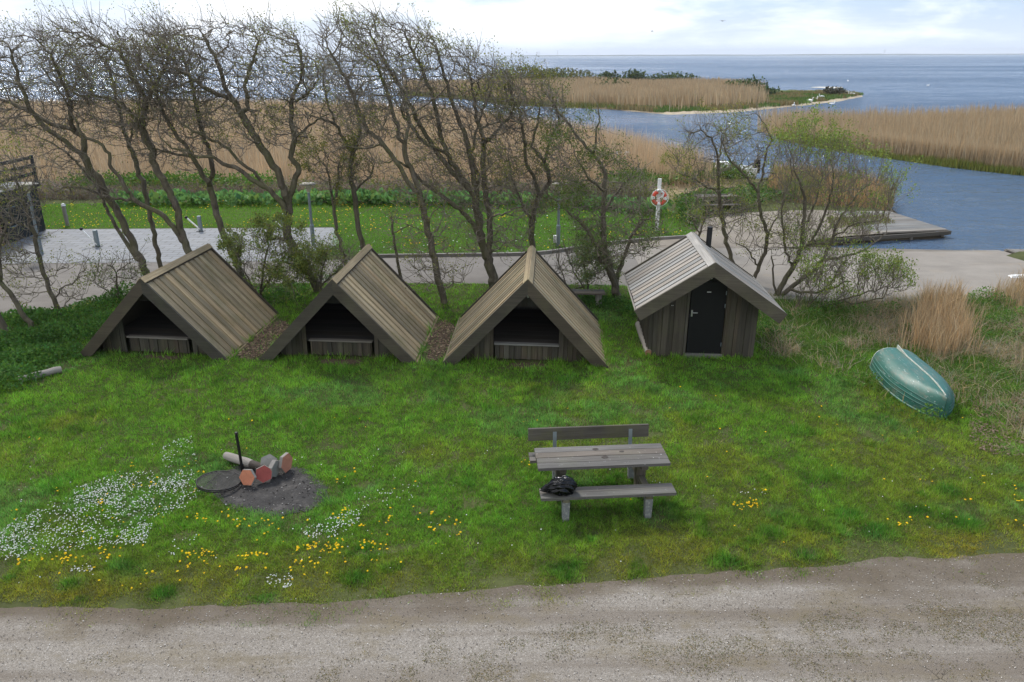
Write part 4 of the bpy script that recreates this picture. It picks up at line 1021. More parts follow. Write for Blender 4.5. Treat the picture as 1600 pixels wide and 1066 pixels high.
    tree('biggest tree of the row, thick trunk with a broken stub forking into wide limbs', 21.9,
         [([(497, 452, 15), (480, 422, 13.5), (461, 395, 12.5), (449, 368, 12), (449, 337, 12), (451, 310, 11), (460, 283, 9), (466, 270, 8.5), (465, 258, 8), (454, 246, 7.5), (458, 228, 7), (461, 215, 6.5), (454, 189, 6), (455, 160, 5), (465, 134, 4), (472, 110, 3), (470, 80, 2.2), (462, 55, 1.5)], .5),
          ([(450, 320, 11), (444, 295, 10), (436, 273, 9.5), (421, 249, 9), (404, 224, 8.5), (391, 200, 8), (376, 176, 7), (365, 157, 6), (354, 142, 5), (347, 118, 4), (338, 95, 3), (325, 70, 2.2), (310, 45, 1.5)], -.3),
          ([(449, 335, 9), (436, 312, 8.5), (416, 293, 7.5), (392, 280, 7), (367, 261, 6.5), (348, 256, 6), (333, 245, 5), (309, 246, 4.4), (290, 235, 3.5), (268, 232, 2.6), (250, 215, 1.8)], -.9),
          ([(416, 290, 5), (397, 268, 5), (372, 251, 4.8), (358, 232, 4.5), (331, 220, 4.2), (309, 207, 3.8), (285, 195, 3), (262, 170, 2.2)], -1.1),
          ([(376, 176, 5), (388, 170, 4.6), (384, 128, 4.2), (389, 110, 3.6), (396, 90, 3), (404, 65, 2.2)], .4), ([(455, 160, 3.8), (480, 148, 3.4), (498, 125, 2.6), (492, 95, 2)], .9), ([(461, 215, 4), (485, 195, 3.2), (500, 185, 2.4), (515, 178, 1.6)], .8), ([(365, 157, 4), (325, 140, 3.4), (295, 118, 2.6), (270, 105, 1.8)], -.8),
          ([(450, 375, 7), (432, 371, 6), (418, 374, 4.5)], -.2)],
         [([(215, 70), (270, 40), (330, 36), (400, 30), (450, 45), (490, 75), (500, 130), (480, 190), (420, 190), (330, 200), (260, 190), (225, 140)], 1), ([(330, 190), (500, 180), (490, 230), (340, 240)], .12)], 3900, 108, 1.6)
    tree('small leafy forked tree just right of the lamp post by the biggest tree', 23.2, [([(538, 408, 5.5), (526, 356, 5), (522, 325, 4.6), (516, 290, 3), (510, 262, 2)], .1), ([(522, 328, 3.4), (528, 285, 2.8), (530, 255, 1.8)], .4)],
         [([(478, 225), (560, 225), (575, 290), (520, 305), (480, 275)], 1)], 620, 109, .9, leaf=1.3, leafcol=(.17, .18, .04), lsize=.055)
    tree('slim dark-stemmed tree rising from the ridge end of the signed shelter', 23.1, [([(570, 400, 7), (558, 343, 6.5), (553, 301, 6), (546, 273, 5.4), (551, 239, 5), (540, 222, 4.4), (523, 194, 3.6), (512, 160, 2.8), (505, 120, 2)], .3), ([(551, 239, 3.6), (563, 208, 3.4), (558, 170, 2.6), (545, 135, 1.8)], .5), ([(523, 194, 2.6), (500, 185, 2.2), (478, 178, 1.5)], -.5), ([(553, 300, 3), (580, 272, 2.2), (585, 255, 1.4)], .5)],
         [([(478, 150), (500, 100), (560, 110), (600, 170), (590, 235), (520, 240)], 1), ([(540, 250), (600, 245), (590, 290), (550, 290)], .16)], 1200, 110, 1.0, leaf=.4)
    tree('broken dead stick of a tree behind the right roof slope of the signed shelter', 23.0, [([(625, 428, 5), (617, 385, 4.2), (610, 338, 3.4)], 0), ([(614, 365, 1.6), (640, 352, 1.2), (680, 372, .8)], -.2)], [([(600, 350), (640, 345), (650, 400), (605, 400)], 1)], 60, 111, .4, leaf=.3)
    tree('twisting tree standing free on grass between the signed and the ridge-on shelter', 20.7,
         [([(694, 474, 11), (683, 428, 8.5), (674, 377, 8), (663, 338, 7.5), (655, 301, 7), (645, 270, 6.5), (635, 250, 6), (632, 232, 5.5), (622, 205, 4.5), (612, 170, 3.6), (600, 130, 2.8), (585, 95, 2)], .2),
          ([(655, 303, 5.5), (640, 288, 5.5), (626, 262, 5.2), (610, 240, 4.8), (598, 225, 4.8), (580, 208, 4.4), (573, 200, 4), (562, 178, 3.5), (548, 140, 2.8), (530, 105, 2.2), (512, 75, 1.5)], -.6), ([(598, 225, 3), (565, 232, 2.8), (540, 228, 2), (520, 238, 1.3)], -.8), ([(632, 232, 3.4), (640, 195, 3), (632, 150, 2.4), (615, 110, 1.7)], .7)],
         [([(495, 50), (530, 20), (590, 70), (640, 130), (660, 220), (600, 225), (540, 200), (505, 120)], 1), ([(590, 260), (700, 290), (720, 400), (660, 420), (600, 330)], .10), ([(640, 420), (740, 420), (730, 470), (650, 470)], .05)], 2200, 112, 1.3, leaf=.35)
    tree('broad many-stemmed tree fanning from one thick base behind the ridge-on shelter', 22.3,
         [([(773, 450, 17), (768, 425, 15), (760, 400, 13), (752, 375, 11), (746, 340, 9.5), (742, 307, 9), (728, 290, 8.5), (718, 282, 8), (697, 256, 7.5), (681, 236, 7), (668, 215, 6.4), (657, 197, 6), (648, 178, 5.2), (630, 145, 4.2), (608, 110, 3.2), (590, 75, 2.4), (572, 40, 1.5)], -.2),
          ([(752, 378, 7), (739, 349, 7.5), (719, 326, 7), (698, 312, 6.5), (680, 298, 6), (657, 282, 5), (640, 262, 4), (622, 252, 3), (600, 254, 2)], -1),
          ([(742, 307, 7), (720, 275, 7.5), (697, 238, 7), (688, 210, 6.5), (684, 185, 6), (676, 150, 4.8), (662, 115, 3.8), (646, 80, 2.8), (632, 50, 1.8)], .3),
          ([(748, 345, 9), (744, 300, 9), (736, 250, 8), (726, 208, 7), (714, 180, 6), (702, 150, 4.8), (692, 110, 3.6), (682, 75, 2.5)], .7),
          ([(764, 400, 9), (766, 363, 8), (764, 332, 7), (756, 290, 6), (754, 255, 5.4), (758, 222, 5), (780, 202, 4), (798, 183, 3.2), (800, 150, 2.4), (795, 120, 1.6)], .9),
          ([(757, 222, 4), (745, 190, 3.8), (740, 150, 3), (732, 105, 2)], .5), ([(752, 290, 4), (735, 240, 4), (752, 180, 3.4), (768, 140, 2.6), (770, 105, 1.6)], 1.2), ([(697, 238, 4), (665, 225, 3.4), (640, 195, 2.8), (620, 165, 2)], -1.2)],
         [([(545, 35), (575, 18), (640, 35), (700, 60), (790, 105), (825, 150), (830, 200), (770, 225), (690, 210), (620, 160), (570, 90)], 1), ([(640, 220), (800, 220), (820, 300), (760, 340), (680, 300)], .22), ([(700, 330), (860, 310), (830, 400), (730, 400)], .10)], 4200, 113, 1.6, leaf=.28)
    tree('bushy-headed tree directly behind the peak of the ridge-on shelter', 23.2, [([(831, 412, 9), (831, 377, 8), (830, 349, 7.5), (838, 318, 6), (846, 304, 5.5), (859, 284, 5), (857, 268, 4.6), (850, 252, 4.2), (856, 232, 3.8), (863, 212, 3.4), (873, 183, 2.8), (864, 155, 2), (858, 125, 1.3)], .2),
          ([(830, 345, 5), (841, 300, 4.6), (835, 280, 4), (823, 259, 3.8), (820, 235, 3.6), (818, 210, 3.2), (813, 180, 2.6), (800, 150, 2), (790, 120, 1.3)], -.4), ([(828, 345, 4), (812, 310, 3.4), (800, 280, 2.4), (795, 250, 1.6)], .5), ([(850, 252, 2.6), (830, 230, 2.4), (838, 200, 2), (845, 160, 1.3)], .5)],
         [([(765, 130), (800, 105), (850, 115), (890, 170), (880, 230), (800, 235), (775, 190)], .55), ([(780, 235), (890, 235), (915, 310), (850, 345), (790, 310)], .75)], 1700, 114, 1.1, leaf=.8, leafcol=(.15, .16, .035))
    tree('multi-stemmed tree with a dark bushy foot between the ridge-on shelter and the shed', 21.1, [([(966, 470, 14), (960, 440, 12), (950, 419, 9.5), (942, 395, 8), (934, 385, 7), (925, 370, 6.5), (911, 352, 5.5), (895, 338, 4), (880, 325, 2.5)], -.5),
          ([(958, 435, 8), (945, 390, 7.5), (942, 360, 7), (944, 307, 7), (946, 272, 6), (938, 255, 5.5), (927, 242, 5), (905, 217, 4.4), (880, 183, 3.4), (862, 158, 2.4), (845, 140, 1.6)], .3), ([(927, 242, 3.4), (931, 214, 3), (937, 183, 2.4), (934, 165, 1.6)], .2),
          ([(962, 445, 8), (973, 405, 6.5), (985, 371, 5), (1000, 350, 3.4), (1015, 342, 2)], .3), ([(944, 330, 4), (965, 300, 3), (985, 275, 2), (1000, 255, 1.3)], .6), ([(945, 300, 3.4), (920, 280, 2.6), (905, 255, 1.8)], -.6), ([(966, 455, 6), (950, 420, 5), (935, 400, 4)], -.8)],
         [([(840, 120), (880, 140), (900, 190), (960, 230), (1010, 260), (1020, 330), (950, 340), (890, 310), (860, 200)], .6), ([(900, 300), (1010, 310), (1050, 360), (1000, 410), (930, 400), (890, 350)], .8)], 1700, 115, 1.1, leaf=1.0, leafcol=(.10, .14, .03), wind=(-.1, 0, .15), up=(-.15, 0, .4))
    tree('crooked young tree rising from behind the right roof slope of the shed', 22.4, [([(1178, 440, 6), (1186, 415, 5.5), (1196, 395, 5), (1200, 366, 4.6), (1189, 338, 4.4), (1185, 301, 4), (1176, 288, 3.6), (1164, 274, 3.2), (1148, 258, 2.8), (1138, 246, 2.4), (1130, 225, 1.8)], -.3),
          ([(1185, 301, 3), (1192, 264, 3), (1197, 240, 2.8), (1206, 219, 2.4), (1196, 195, 1.8), (1182, 178, 1.2)], .4), ([(1183, 418, 3), (1173, 395, 2.6), (1162, 385, 1.8), (1150, 380, 1.2)], -.3), ([(1200, 366, 2.4), (1215, 340, 1.8), (1222, 320, 1.2)], .3)],
         [([(1118, 200), (1160, 200), (1215, 205), (1215, 290), (1190, 300), (1140, 260)], .7), ([(1150, 320), (1240, 320), (1240, 400), (1160, 410)], .4)], 560, 116, .8, leaf=.8, leafcol=G_, wind=(-.1, 0, .15), up=(-.1, 0, .4))
    tree('young tree just right of the flue pipe, tips over the white boat', 23.6, [([(1146, 418, 5), (1137, 385, 4.6), (1130, 358, 4.4), (1124, 304, 4), (1122, 270, 3.6), (1119, 235, 3), (1112, 215, 2.4), (1095, 203, 1.8), (1080, 207, 1.2)], .2), ([(1124, 300, 2.4), (1100, 290, 2.4), (1075, 275, 1.8), (1055, 268, 1.2)], -.3), ([(1121, 255, 2.2), (1128, 225, 1.8), (1126, 200, 1.2)], .4)],
         [([(1068, 200), (1110, 185), (1150, 205), (1150, 270), (1090, 290), (1050, 270)], .8), ([(1080, 290), (1170, 290), (1170, 360), (1090, 350)], .45)], 640, 117, .9, leaf=.8, leafcol=G_, wind=(-.12, 0, .12), up=(-.2, 0, .35))
    tree('low twiggy bush behind the shed roof ridge, left of the flue pipe', 27.2, [([(1092, 377, 3.4), (1096, 355, 2.8), (1104, 335, 2), (1108, 318, 1.3)], .2), ([(1093, 370, 2), (1084, 345, 1.8), (1078, 330, 1.2)], -.2)], [([(1062, 305), (1125, 300), (1135, 350), (1110, 370), (1070, 360)], 1)], 260, 118, .9, leaf=.5, leafcol=G_, wind=(0, 0, .1), up=(0, 0, .4))
    WG = (.19, .25, .05)
    tree('spreading willow with upright green shoots and low leaning stems beside the concrete ramp', 21.3,
         [([(1210, 466, 9), (1225, 441, 8.5), (1238, 420, 8), (1248, 402, 7.5), (1253, 380, 7), (1254, 358, 6.5), (1257, 330, 5.5), (1258, 310, 4.5), (1250, 285, 3.2), (1240, 262, 2.2)], -.2),
          ([(1212, 467, 8), (1234, 451, 7.5), (1262, 430, 7), (1284, 407, 6), (1296, 385, 5), (1304, 360, 4.4), (1315, 335, 3.4), (1335, 310, 2.4), (1360, 285, 1.6)], .4),
          ([(1284, 407, 4.5), (1310, 404, 4.4), (1337, 397, 3.6), (1362, 382, 2.8), (1385, 365, 1.8)], .8), ([(1250, 395, 5), (1275, 365, 4.4), (1290, 330, 3.6), (1300, 300, 2.8), (1302, 270, 2)], -.6),
          ([(1238, 420, 4), (1225, 380, 3.6), (1222, 340, 2.8), (1225, 300, 2)], -.3), ([(1254, 358, 3.6), (1275, 315, 3), (1285, 280, 2)], .6), ([(1214, 463, 4), (1208, 430, 3), (1205, 400, 2)], -.4),
          ([(1234, 455, 4.5), (1270, 457, 4), (1300, 450, 3), (1330, 440, 2)], -1.2), ([(1300, 370, 3), (1340, 348, 2.6), (1375, 345, 2)], -.5)],
         [([(1210, 225), (1255, 210), (1300, 222), (1330, 250), (1395, 285), (1400, 340), (1350, 380), (1290, 390), (1230, 390), (1210, 320)], 1), ([(1230, 390), (1300, 390), (1300, 430), (1220, 430)], .05)], 720, 119, 1.5, wind=(.03, 0, .30), gnarl=.15, leaf=.55, leafcol=WG, up=(.08, 0, .95), twl=.75, per=1.5, lsize=.055, tip=.006, twr=.0055, name='willow', group='willows by the ramp')
    tree('low fan of willow shoots spreading over the grass below the concrete ramp', 20.0, [([(1238, 492, 3), (1270, 482, 3), (1310, 470, 2.6), (1350, 458, 2.2), (1390, 448, 1.4)], .2), ([(1255, 488, 2.4), (1280, 460, 2), (1300, 440, 1.3)], .5), ([(1300, 473, 2), (1340, 474, 1.8), (1380, 466, 1.2)], -.6)],
         [([(1240, 430), (1300, 405), (1350, 410), (1420, 430), (1405, 465), (1320, 480), (1250, 485)], 1)], 620, 120, 1.2, wind=(.1, 0, .35), gnarl=.16, leaf=.7, leafcol=WG, up=(.15, 0, .95), twl=.5, per=1.7, lsize=.055, tip=.006, twr=.0055, name='willow', group='willows by the ramp')
    tree('leafy sapling thicket in the gap between the plain-gabled shelter and the biggest tree', 20.9, [([(405, 470, 3), (410, 430, 2.6), (418, 390, 1.8), (420, 350, 1.2)], .1), ([(405, 465, 2.4), (385, 430, 2), (372, 400, 1.2)], .2), ([(408, 455, 2.4), (430, 425, 2), (445, 400, 1.3)], -.2)],
         [([(365, 380), (420, 340), (460, 390), (462, 450), (400, 460), (370, 430)], 1)], 480, 121, .6, wind=(0, 0, .12), leaf=3.2, leafcol=(.17, .21, .05), up=(0, 0, .3), per=1.7, lsize=.06, name='sapling_bush', group='leafy sapling bushes', cat_='bush')
    tree('leafy sapling bush behind the left roof edge of the signed shelter', 21.0, [([(500, 450, 3), (505, 415, 2.4), (512, 390, 1.6)], .1), ([(500, 448, 2), (530, 420, 1.6), (540, 405, 1.2)], -.1)], [([(480, 385), (555, 390), (560, 430), (500, 450), (475, 430)], 1)], 260, 122, .6, wind=(0, 0, .12), leaf=2.6, leafcol=(.17, .21, .05), up=(0, 0, .3), per=1.7, lsize=.055, name='sapling_bush', group='leafy sapling bushes', cat_='bush')
    tree('pale-leaved sapling bush in front of the lane right of the ridge-on shelter', 21.6, [([(920, 465, 3), (915, 430, 2.4), (910, 405, 1.6)], .1), ([(920, 460, 2), (900, 430, 1.8), (890, 410, 1.2)], .1), ([(890, 462, 2), (880, 430, 1.6), (872, 410, 1.1)], .1)], [([(860, 392), (945, 390), (950, 440), (900, 455), (862, 440)], 1)], 300, 123, .6, wind=(0, 0, .1), leaf=2.6, leafcol=(.18, .23, .08), up=(0, 0, .3), per=1.7, lsize=.055, name='sapling_bush', group='leafy sapling bushes', cat_='bush')
    tree('thin twiggy sapling bush at the left rear of the plain-gabled shelter', 21.0, [([(188, 470, 2.4), (182, 440, 2), (178, 420, 1.3)], .1), ([(188, 468, 1.8), (160, 450, 1.5), (145, 440, 1)], .1)], [([(140, 410), (210, 400), (225, 440), (185, 460), (140, 450)], 1)], 160, 124, .5, wind=(0, 0, .1), leaf=.9, leafcol=(.13, .17, .045), up=(0, 0, .3), per=1.4, name='sapling_bush', group='leafy sapling bushes', cat_='bush')
# ================================================================== grass, flowers, weeds, reeds
def stuff(name, parts, mat):
    V, F, C = cat(*parts) if isinstance(parts, list) else parts
    return tag(link(name, np_mesh(name, V, F, mat, C)), kind='stuff')
SHELT = [[(-9.9, 16.9), (-6.5, 16.6), (-6.25, 19.75), (-9.6, 20.0)], [(-5.6, 16.6), (-2.2, 16.4), (-2.0, 19.5), (-5.4, 19.7)], [(-1.4, 16.3), (2.0, 16.15), (2.2, 19.1), (-1.2, 19.2)], [(3.1, 16.5), (5.5, 16.4), (5.6, 18.7), (3.2, 18.8)]]
PATHS = [[(-6.5, 16.5), (-5.75, 16.45), (-5.45, 18.4), (-6.2, 19.6)], [(-2.1, 16.3), (-1.55, 16.3), (-1.35, 18.6), (-1.95, 19.4)]]
BARE = [[(-8.6, 16.75), (-7.6, 16.7), (-7.7, 16.45), (-8.5, 16.5)], [(-4.4, 16.45), (-3.4, 16.4), (-3.45, 16.1), (-4.3, 16.15)], [(-.1, 16.2), (.8, 16.15), (.75, 15.85), (0, 15.9)]]
RUTS = [[(560, 862), (600, 858), (640, 850), (660, 853), (620, 862), (570, 868)], [(520, 788), (560, 783), (605, 780), (600, 785), (540, 793)], [(1340, 668), (1365, 678), (1385, 690), (1370, 690), (1345, 676)]]
RUT_P = [ground(q) for q in RUTS]
LAWN_B = VERGE[2:] + [(6.2, 21.2), (7.4, 20.8), (9.9, 20.4), (13, 20.7)]
def lawn_mask(x, y):
    ok = (y > edge_y(x) - .45) & (y < np.interp(x, [p[0] for p in VERGE[:2] + LAWN_B], [p[1] for p in VERGE[:2] + LAWN_B]))
    for s in SHELT: ok &= ~inpoly(x, y, s)
    return ok
def lawn():
    n = NG
    # density falls with distance: choose y by inverse square
    u = RNG.random(n); y = 7.6 / (1 - u * (1 - 7.6 / 23.2)); x = (RNG.random(n) * 2 - 1) * (y * .70 + 1.2)
    ok = lawn_mask(x, y); x, y = x[ok], y[ok]
    d_e = y - edge_y(x)
    dash = sdpoly(x, y, ASH) + (fbm(x, y, .5, 71) - .5) * .35
    thin = np.ones(len(x))
    thin *= np.clip(.22 + d_e / .8 + (fbm(x, y, .6, 41) - .5) * 2.0, .015, 1) * np.where(d_e < 0, .6, 1)
    thin *= np.clip(1 - dash / .18, 0, 1)
    for p in PATHS: thin *= np.clip(.30 - (sdpoly(x, y, p) + (fbm(x, y, .35, 72) - .5) * .5) / .16, .05, 1)
    for p in BARE: thin *= np.clip(.2 - (sdpoly(x, y, p) + (fbm(x, y, .3, 73) - .5) * .4) / .12, .06, 1)
    thin *= np.clip(1.15 - sstep(.60, .75, fbm(x, y, .45, 45)) * .9, .3, 1)
    for p in RUT_P: thin *= np.clip(.35 - (sdpoly(x, y, p) + (fbm(x, y, .25, 74) - .5) * .12) / .07, .22, 1)
    ok = RNG.random(len(x)) < thin; x, y = x[ok], y[ok]; d_e = y - edge_y(x); n = len(x)
    a, b, c = fbm(x, y, 2.6, 51), fbm(x, y, .75, 52), fbm(x, y, 5.5, 53)
    tuft = sstep(.64, .74, fbm(x, y, .6, 54)) * .5 * (y < 16)
    for px, py, r in TUFTS: tuft = np.maximum(tuft, np.exp(-((x - px) ** 2 + ((y - py) * 1.3) ** 2) / (.75 * r) ** 2) * 1.0 * (.5 + fbm(x, y, .3, 55)))
    tuft = np.clip(tuft, 0, 1)
    under = np.clip(1.2 - np.abs(np.hypot((x - 1.36) / 1.3, (y - 10.45) / .85)), 0, 1)  # shade of the picnic table, painted into the grass colour beneath it
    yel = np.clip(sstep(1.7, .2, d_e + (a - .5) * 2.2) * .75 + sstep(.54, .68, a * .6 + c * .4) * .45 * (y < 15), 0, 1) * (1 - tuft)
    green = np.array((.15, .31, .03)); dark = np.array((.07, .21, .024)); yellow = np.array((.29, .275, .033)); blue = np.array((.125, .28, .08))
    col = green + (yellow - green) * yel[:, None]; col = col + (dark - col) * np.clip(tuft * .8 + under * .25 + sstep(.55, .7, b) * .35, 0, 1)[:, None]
    col = col + (blue - col) * (sstep(.56, .68, fbm(x, y, 1.4, 57)) * .45)[:, None]
    col = col * (.78 + .44 * b[:, None]); dry = RNG.random(n) < .05 + .12 * yel; col[dry] = np.array((.22, .19, .085))
    col = tint(n, col, .30, .10)
    cl1, cl2 = vnoise(x, y, .11, 63), vnoise(x, y, .27, 64)
    clump = .35 + .85 * cl1 + .65 * cl2; col = col * (.50 + .58 * cl1 + .42 * cl2)[:, None]
    h = .88 * clump * (.032 + .03 * a + .02 * (c - .4)) * (1 - .45 * yel) * RNG.uniform(.55, 1.4, n) * (1 + 1.1 * tuft); h *= 1 + .25 * (y > 13)
    # longer fringes along the walls and posts nobody mows
    near = np.zeros(n)
    for s in SHELT: near = np.maximum(near, np.clip(1 - dpoly(x, y, s) / .3, 0, 1))
    near = np.maximum(near, np.clip(1 - np.hypot(x - 8.3, (y - 15) * .6) / 1.2, 0, 1)); h *= 1 + 1.5 * near * fbm(x, y, .5, 61) * 1.5
    w = np.clip(y * .00105, .008, .02) * RNG.uniform(.7, 1.3, n)
    P = np.stack([x, y, 0 * x - .003], 1)
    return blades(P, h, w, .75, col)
TUFTS = [tuple(at(px, py)[:2]) + (r,) for px, py, r in [(258, 928, .27), (108, 915, .2), (195, 885, .3), (885, 890, .36), (890, 903, .25), (1135, 882, .36), (1205, 835, .28), (1260, 868, .28), (1330, 808, .3), (1370, 832, .35), (1515, 822, .33), (430, 655, .3), (1480, 770, .3), (560, 905, .3), (1435, 800, .3), (20, 660, .35), (760, 640, .3)]]
if BUILD_GRASS:
    stuff('lawn_grass', lawn(), M_GRASS)
    # moss and stunted weeds on the track
    n = 330000; x = RNG.uniform(-7, 8, n); y = RNG.uniform(6.3, 9.2, n); d = edge_y(x) - y
    m = (fbm(x, y, .28, 81) * .55 + fbm(x * .5, y * 1.6, .7, 82) * .45 + .08 * sstep(1, 6, x) * (d > .8) + .1 * np.exp(-((d - 1.35) / .35) ** 2) * (x > -.5) - .05 * sstep(1.0, .3, d)) ; 
    ok = (d > .02) & (RNG.random(n) < sstep(.53, .74, m) * .55); x, y = x[ok], y[ok]; n = len(x)
    stuff('track_moss', blades(np.stack([x, y, 0 * x + .008], 1), RNG.uniform(.004, .013, n), RNG.uniform(.008, .014, n), 1.6, tint(n, (.205, .18, .08), .22, .15)), M_GRASS)
    n = 26000; x = RNG.uniform(-7.2, 8, n); y = RNG.uniform(6.2, 9.3, n); ok = y < edge_y(x) + .1
    pebb = [(float(a), float(b)) for a, b in zip(x[ok], y[ok])]
    V, F, C = chips('s', [(-7.2, 6.2), (8, 6.2), (8, 9.1), (-7.2, 7.7)], 11000, .014, [(.55, .52, .48), (.44, .4, .36), (.2, .17, .15), (.33, .29, .25), (.24, .2, .17), (.27, .24, .2), (.12, .1, .09)], .012)
    stuff('loose_stones', (V, F, C), M_REED)
    # flowers in the lawn
    def flower_pts(poly, n, z):
        P = scatter(poly, n); return np.stack([P[:, 0], P[:, 1], z + RNG.uniform(0, .03, n)], 1)
    daisy = []
    for poly, n in [([(0, 838), (110, 770), (180, 745), (300, 735), (318, 765), (290, 800), (235, 815), (230, 850), (130, 862), (0, 880)], 1900), ([(100, 790), (200, 750), (285, 745), (300, 790), (230, 800)], 650), ([(245, 700), (300, 685), (312, 735), (260, 745)], 130), ([(0, 830), (60, 800), (90, 840), (0, 870)], 220), ([(160, 830), (240, 820), (230, 855), (170, 855)], 170), ([(470, 832), (520, 812), (570, 795), (560, 825), (520, 845), (480, 845)], 170), ([(560, 775), (660, 755), (640, 790), (560, 800)], 45), ([(415, 905), (455, 900), (460, 922), (420, 925)], 55), ([(270, 845), (310, 838), (300, 855), (260, 885)], 45), ([(0, 700), (700, 690), (760, 900), (0, 920)], 120), ([(1000, 752), (1035, 752), (1030, 762), (1000, 762)], 16), ([(1155, 770), (1200, 768), (1195, 778), (1160, 778)], 9), ([(100, 895), (140, 885), (150, 900)], 25), ([(440, 760), (600, 690), (1600, 700), (1600, 860), (600, 900)], 40)]:
        P = flower_pts(ground(poly), n, .04); k = fbm(P[:, 0], P[:, 1], .45, 91); daisy.append(P[RNG.random(n) < sstep(.25, .60, k) * .9 + .22])
    P = np.concatenate(daisy); n = len(P)
    stuff('daisies', disks(P, RNG.uniform(.007, .012, n), tint(n, (.62, .63, .60), .12, .02), 6, .5), M_FLOWER)
    cl = [(175, 872, 5), (160, 868, 4), (40, 880, 6), (95, 878, 6), (105, 880, 4), (118, 878, 3), (300, 872, 12), (325, 872, 10), (290, 888, 6), (315, 815, 8), (355, 805, 6), (380, 820, 8), (405, 815, 5), (425, 830, 4), (400, 870, 9), (385, 872, 8), (375, 895, 5), (440, 800, 4), (455, 805, 5), (490, 860, 14), (515, 862, 16), (530, 855, 10), (470, 860, 6), (480, 885, 7), (465, 890, 6), (455, 908, 2), (560, 825, 6), (575, 850, 8), (540, 800, 5), (530, 815, 4), (590, 855, 6), (605, 820, 4), (670, 805, 6), (672, 832, 5), (710, 822, 5), (713, 840, 3), (580, 870, 3), (1155, 796, 7), (1170, 793, 10), (1182, 790, 8), (1200, 770, 3), (1420, 820, 4), (1405, 822, 3), (1530, 755, 3), (1590, 785, 5), (1585, 772, 3), (1585, 822, 3), (1445, 752, 2), (1165, 833, 2), (1505, 785, 2), (820, 730, 4), (1140, 712, 1), (1185, 672, 1), (1110, 745, 1), (1290, 655, 1), (1065, 610, 1), (60, 690, 3), (200, 735, 5), (310, 740, 4), (160, 790, 6), (240, 760, 6), (90, 770, 3), (560, 740, 2), (530, 755, 3), (1270, 640, 1), (1300, 675, 1), (195, 920, 3), (1050, 640, 1), (1500, 820, 2)]
    P = np.concatenate([np.array([[*at(px + RNG.normal(0, 8), py + RNG.normal(0, 4))[:2], .05 + RNG.random() * .02] for _ in range(k)]) for px, py, k in cl] + [np.concatenate([scatter(ground([(0, 790), (300, 720), (640, 760), (740, 850), (560, 910), (60, 920)]), 110), np.full((110, 1), .05)], 1)] + [np.concatenate([scatter(ground([(130, 600), (1500, 620), (1600, 850), (760, 880)]), 30), np.full((30, 1), .05)], 1)]); P = P[sdpoly(P[:, 0], P[:, 1], ASH) < -.12]; n = len(P)
    stuff('dandelions', disks(P, RNG.uniform(.010, .019, n), tint(n, (.70, .45, .012), .1, .05), 9, .35), M_FLOWER)

    # ---- bark mulch in the gaps between the shelters
    V, F, C = cat(*[chips('b', p, k, .05, [(.22, .16, .105), (.17, .12, .08), (.30, .225, .15), (.12, .09, .065)], .008) for p, k in zip([smooth_poly(q, 2) for q in PATHS], (900, 700))])
    stuff('bark_mulch', (V, F, C), M_REED)
    for p in PATHS + BARE: sheet('bare_earth', [(x + random.uniform(-.06, .06), y + random.uniform(-.06, .06)) for x, y in smooth_poly(p, 3)], .005, plain('trodden_earth', (.085, .06, .042), .95, 0, .1, .35, 8, (.12, .10, .06), .6, .6, 30))

    # ---- nettles and ground elder left of the shelters, weeds by the walls
    def herb(name, spots, dens, h, size, col, up=.6, lim=None):
        parts = []
        for x0, y0, r, hh in spots:
            n = int(dens * r * r); a = RNG.random(n) * 2 * np.pi; q = np.sqrt(RNG.random(n)) * r; x, y = x0 + np.cos(a) * q, y0 + np.sin(a) * q * .8
            z = hh * h * (1 - (q / r) ** 2 * .75) * RNG.random(n) ** .6; s = size * RNG.uniform(.6, 1.3, n)
            k = fbm(x, y, .5, 95)[:, None]; parts.append(leaves(np.stack([x, y, z], 1), s, tint(n, np.array(col) * (.6 + .8 * k), .2, .12), up, .6))
        return stuff(name, parts, M_LEAF)
    sp = [(*at(px, py)[:2], r, h) for px, py, r, h in [(30, 540, .9, 1), (90, 530, .9, 1), (70, 505, .8, .9), (130, 520, .7, .8), (20, 575, .8, 1.0), (60, 560, .7, .8), (100, 555, .6, .6), (150, 480, .6, .7), (170, 500, .5, .6), (5, 600, .8, 1.1), (-30, 560, 1, 1.1), (40, 500, .7, .8), (120, 495, .5, .8), (185, 470, .5, .9), (200, 462, .5, 1)]]
    herb('nettles', sp, 1900, .42, .075, (.075, .17, .03))
    sp = [(*at(px, py)[:2], r, h) for px, py, r, h in [(440, 470, .6, 1), (420, 462, .5, 1), (460, 455, .5, 1), (395, 460, .4, .9), (960, 480, .6, 1), (990, 490, .4, .8), (930, 475, .5, .8), (1195, 520, .4, .9), (1210, 500, .5, 1), (1225, 525, .4, .8), (905, 468, .4, .8), (500, 440, .4, 1), (540, 430, .4, 1)]]
    herb('ground_elder', sp, 1900, .32, .06, (.065, .155, .025))
    sp = [(*at(px, py)[:2], r, h) for px, py, r, h in [(1355, 605, .35, .9), (1335, 600, .3, .8), (1450, 655, .3, .9), (1440, 662, .22, .8), (1395, 640, .3, .6), (1480, 640, .25, .6), (1270, 550, .35, .7), (1300, 545, .35, .6), (1560, 480, .5, 1.1), (1590, 500, .5, 1), (1515, 480, .35, 1.2), (1560, 510, .6, .8), (1600, 530, .5, .8), (1580, 650, .5, .6), (1595, 620, .4, .7), (1420, 520, .4, .6), (1330, 560, .3, .5), (1260, 500, .5, 1), (1300, 490, .5, 1.1), (1345, 495, .5, 1), (1390, 490, .4, .9), (1240, 540, .4, .8), (1530, 530, .5, .7), (1490, 590, .4, .5), (1570, 590, .5, .6), (1540, 470, .5, 1.1)]]
    herb('rough_weeds', sp, 1500, .38, .055, (.10, .20, .03))

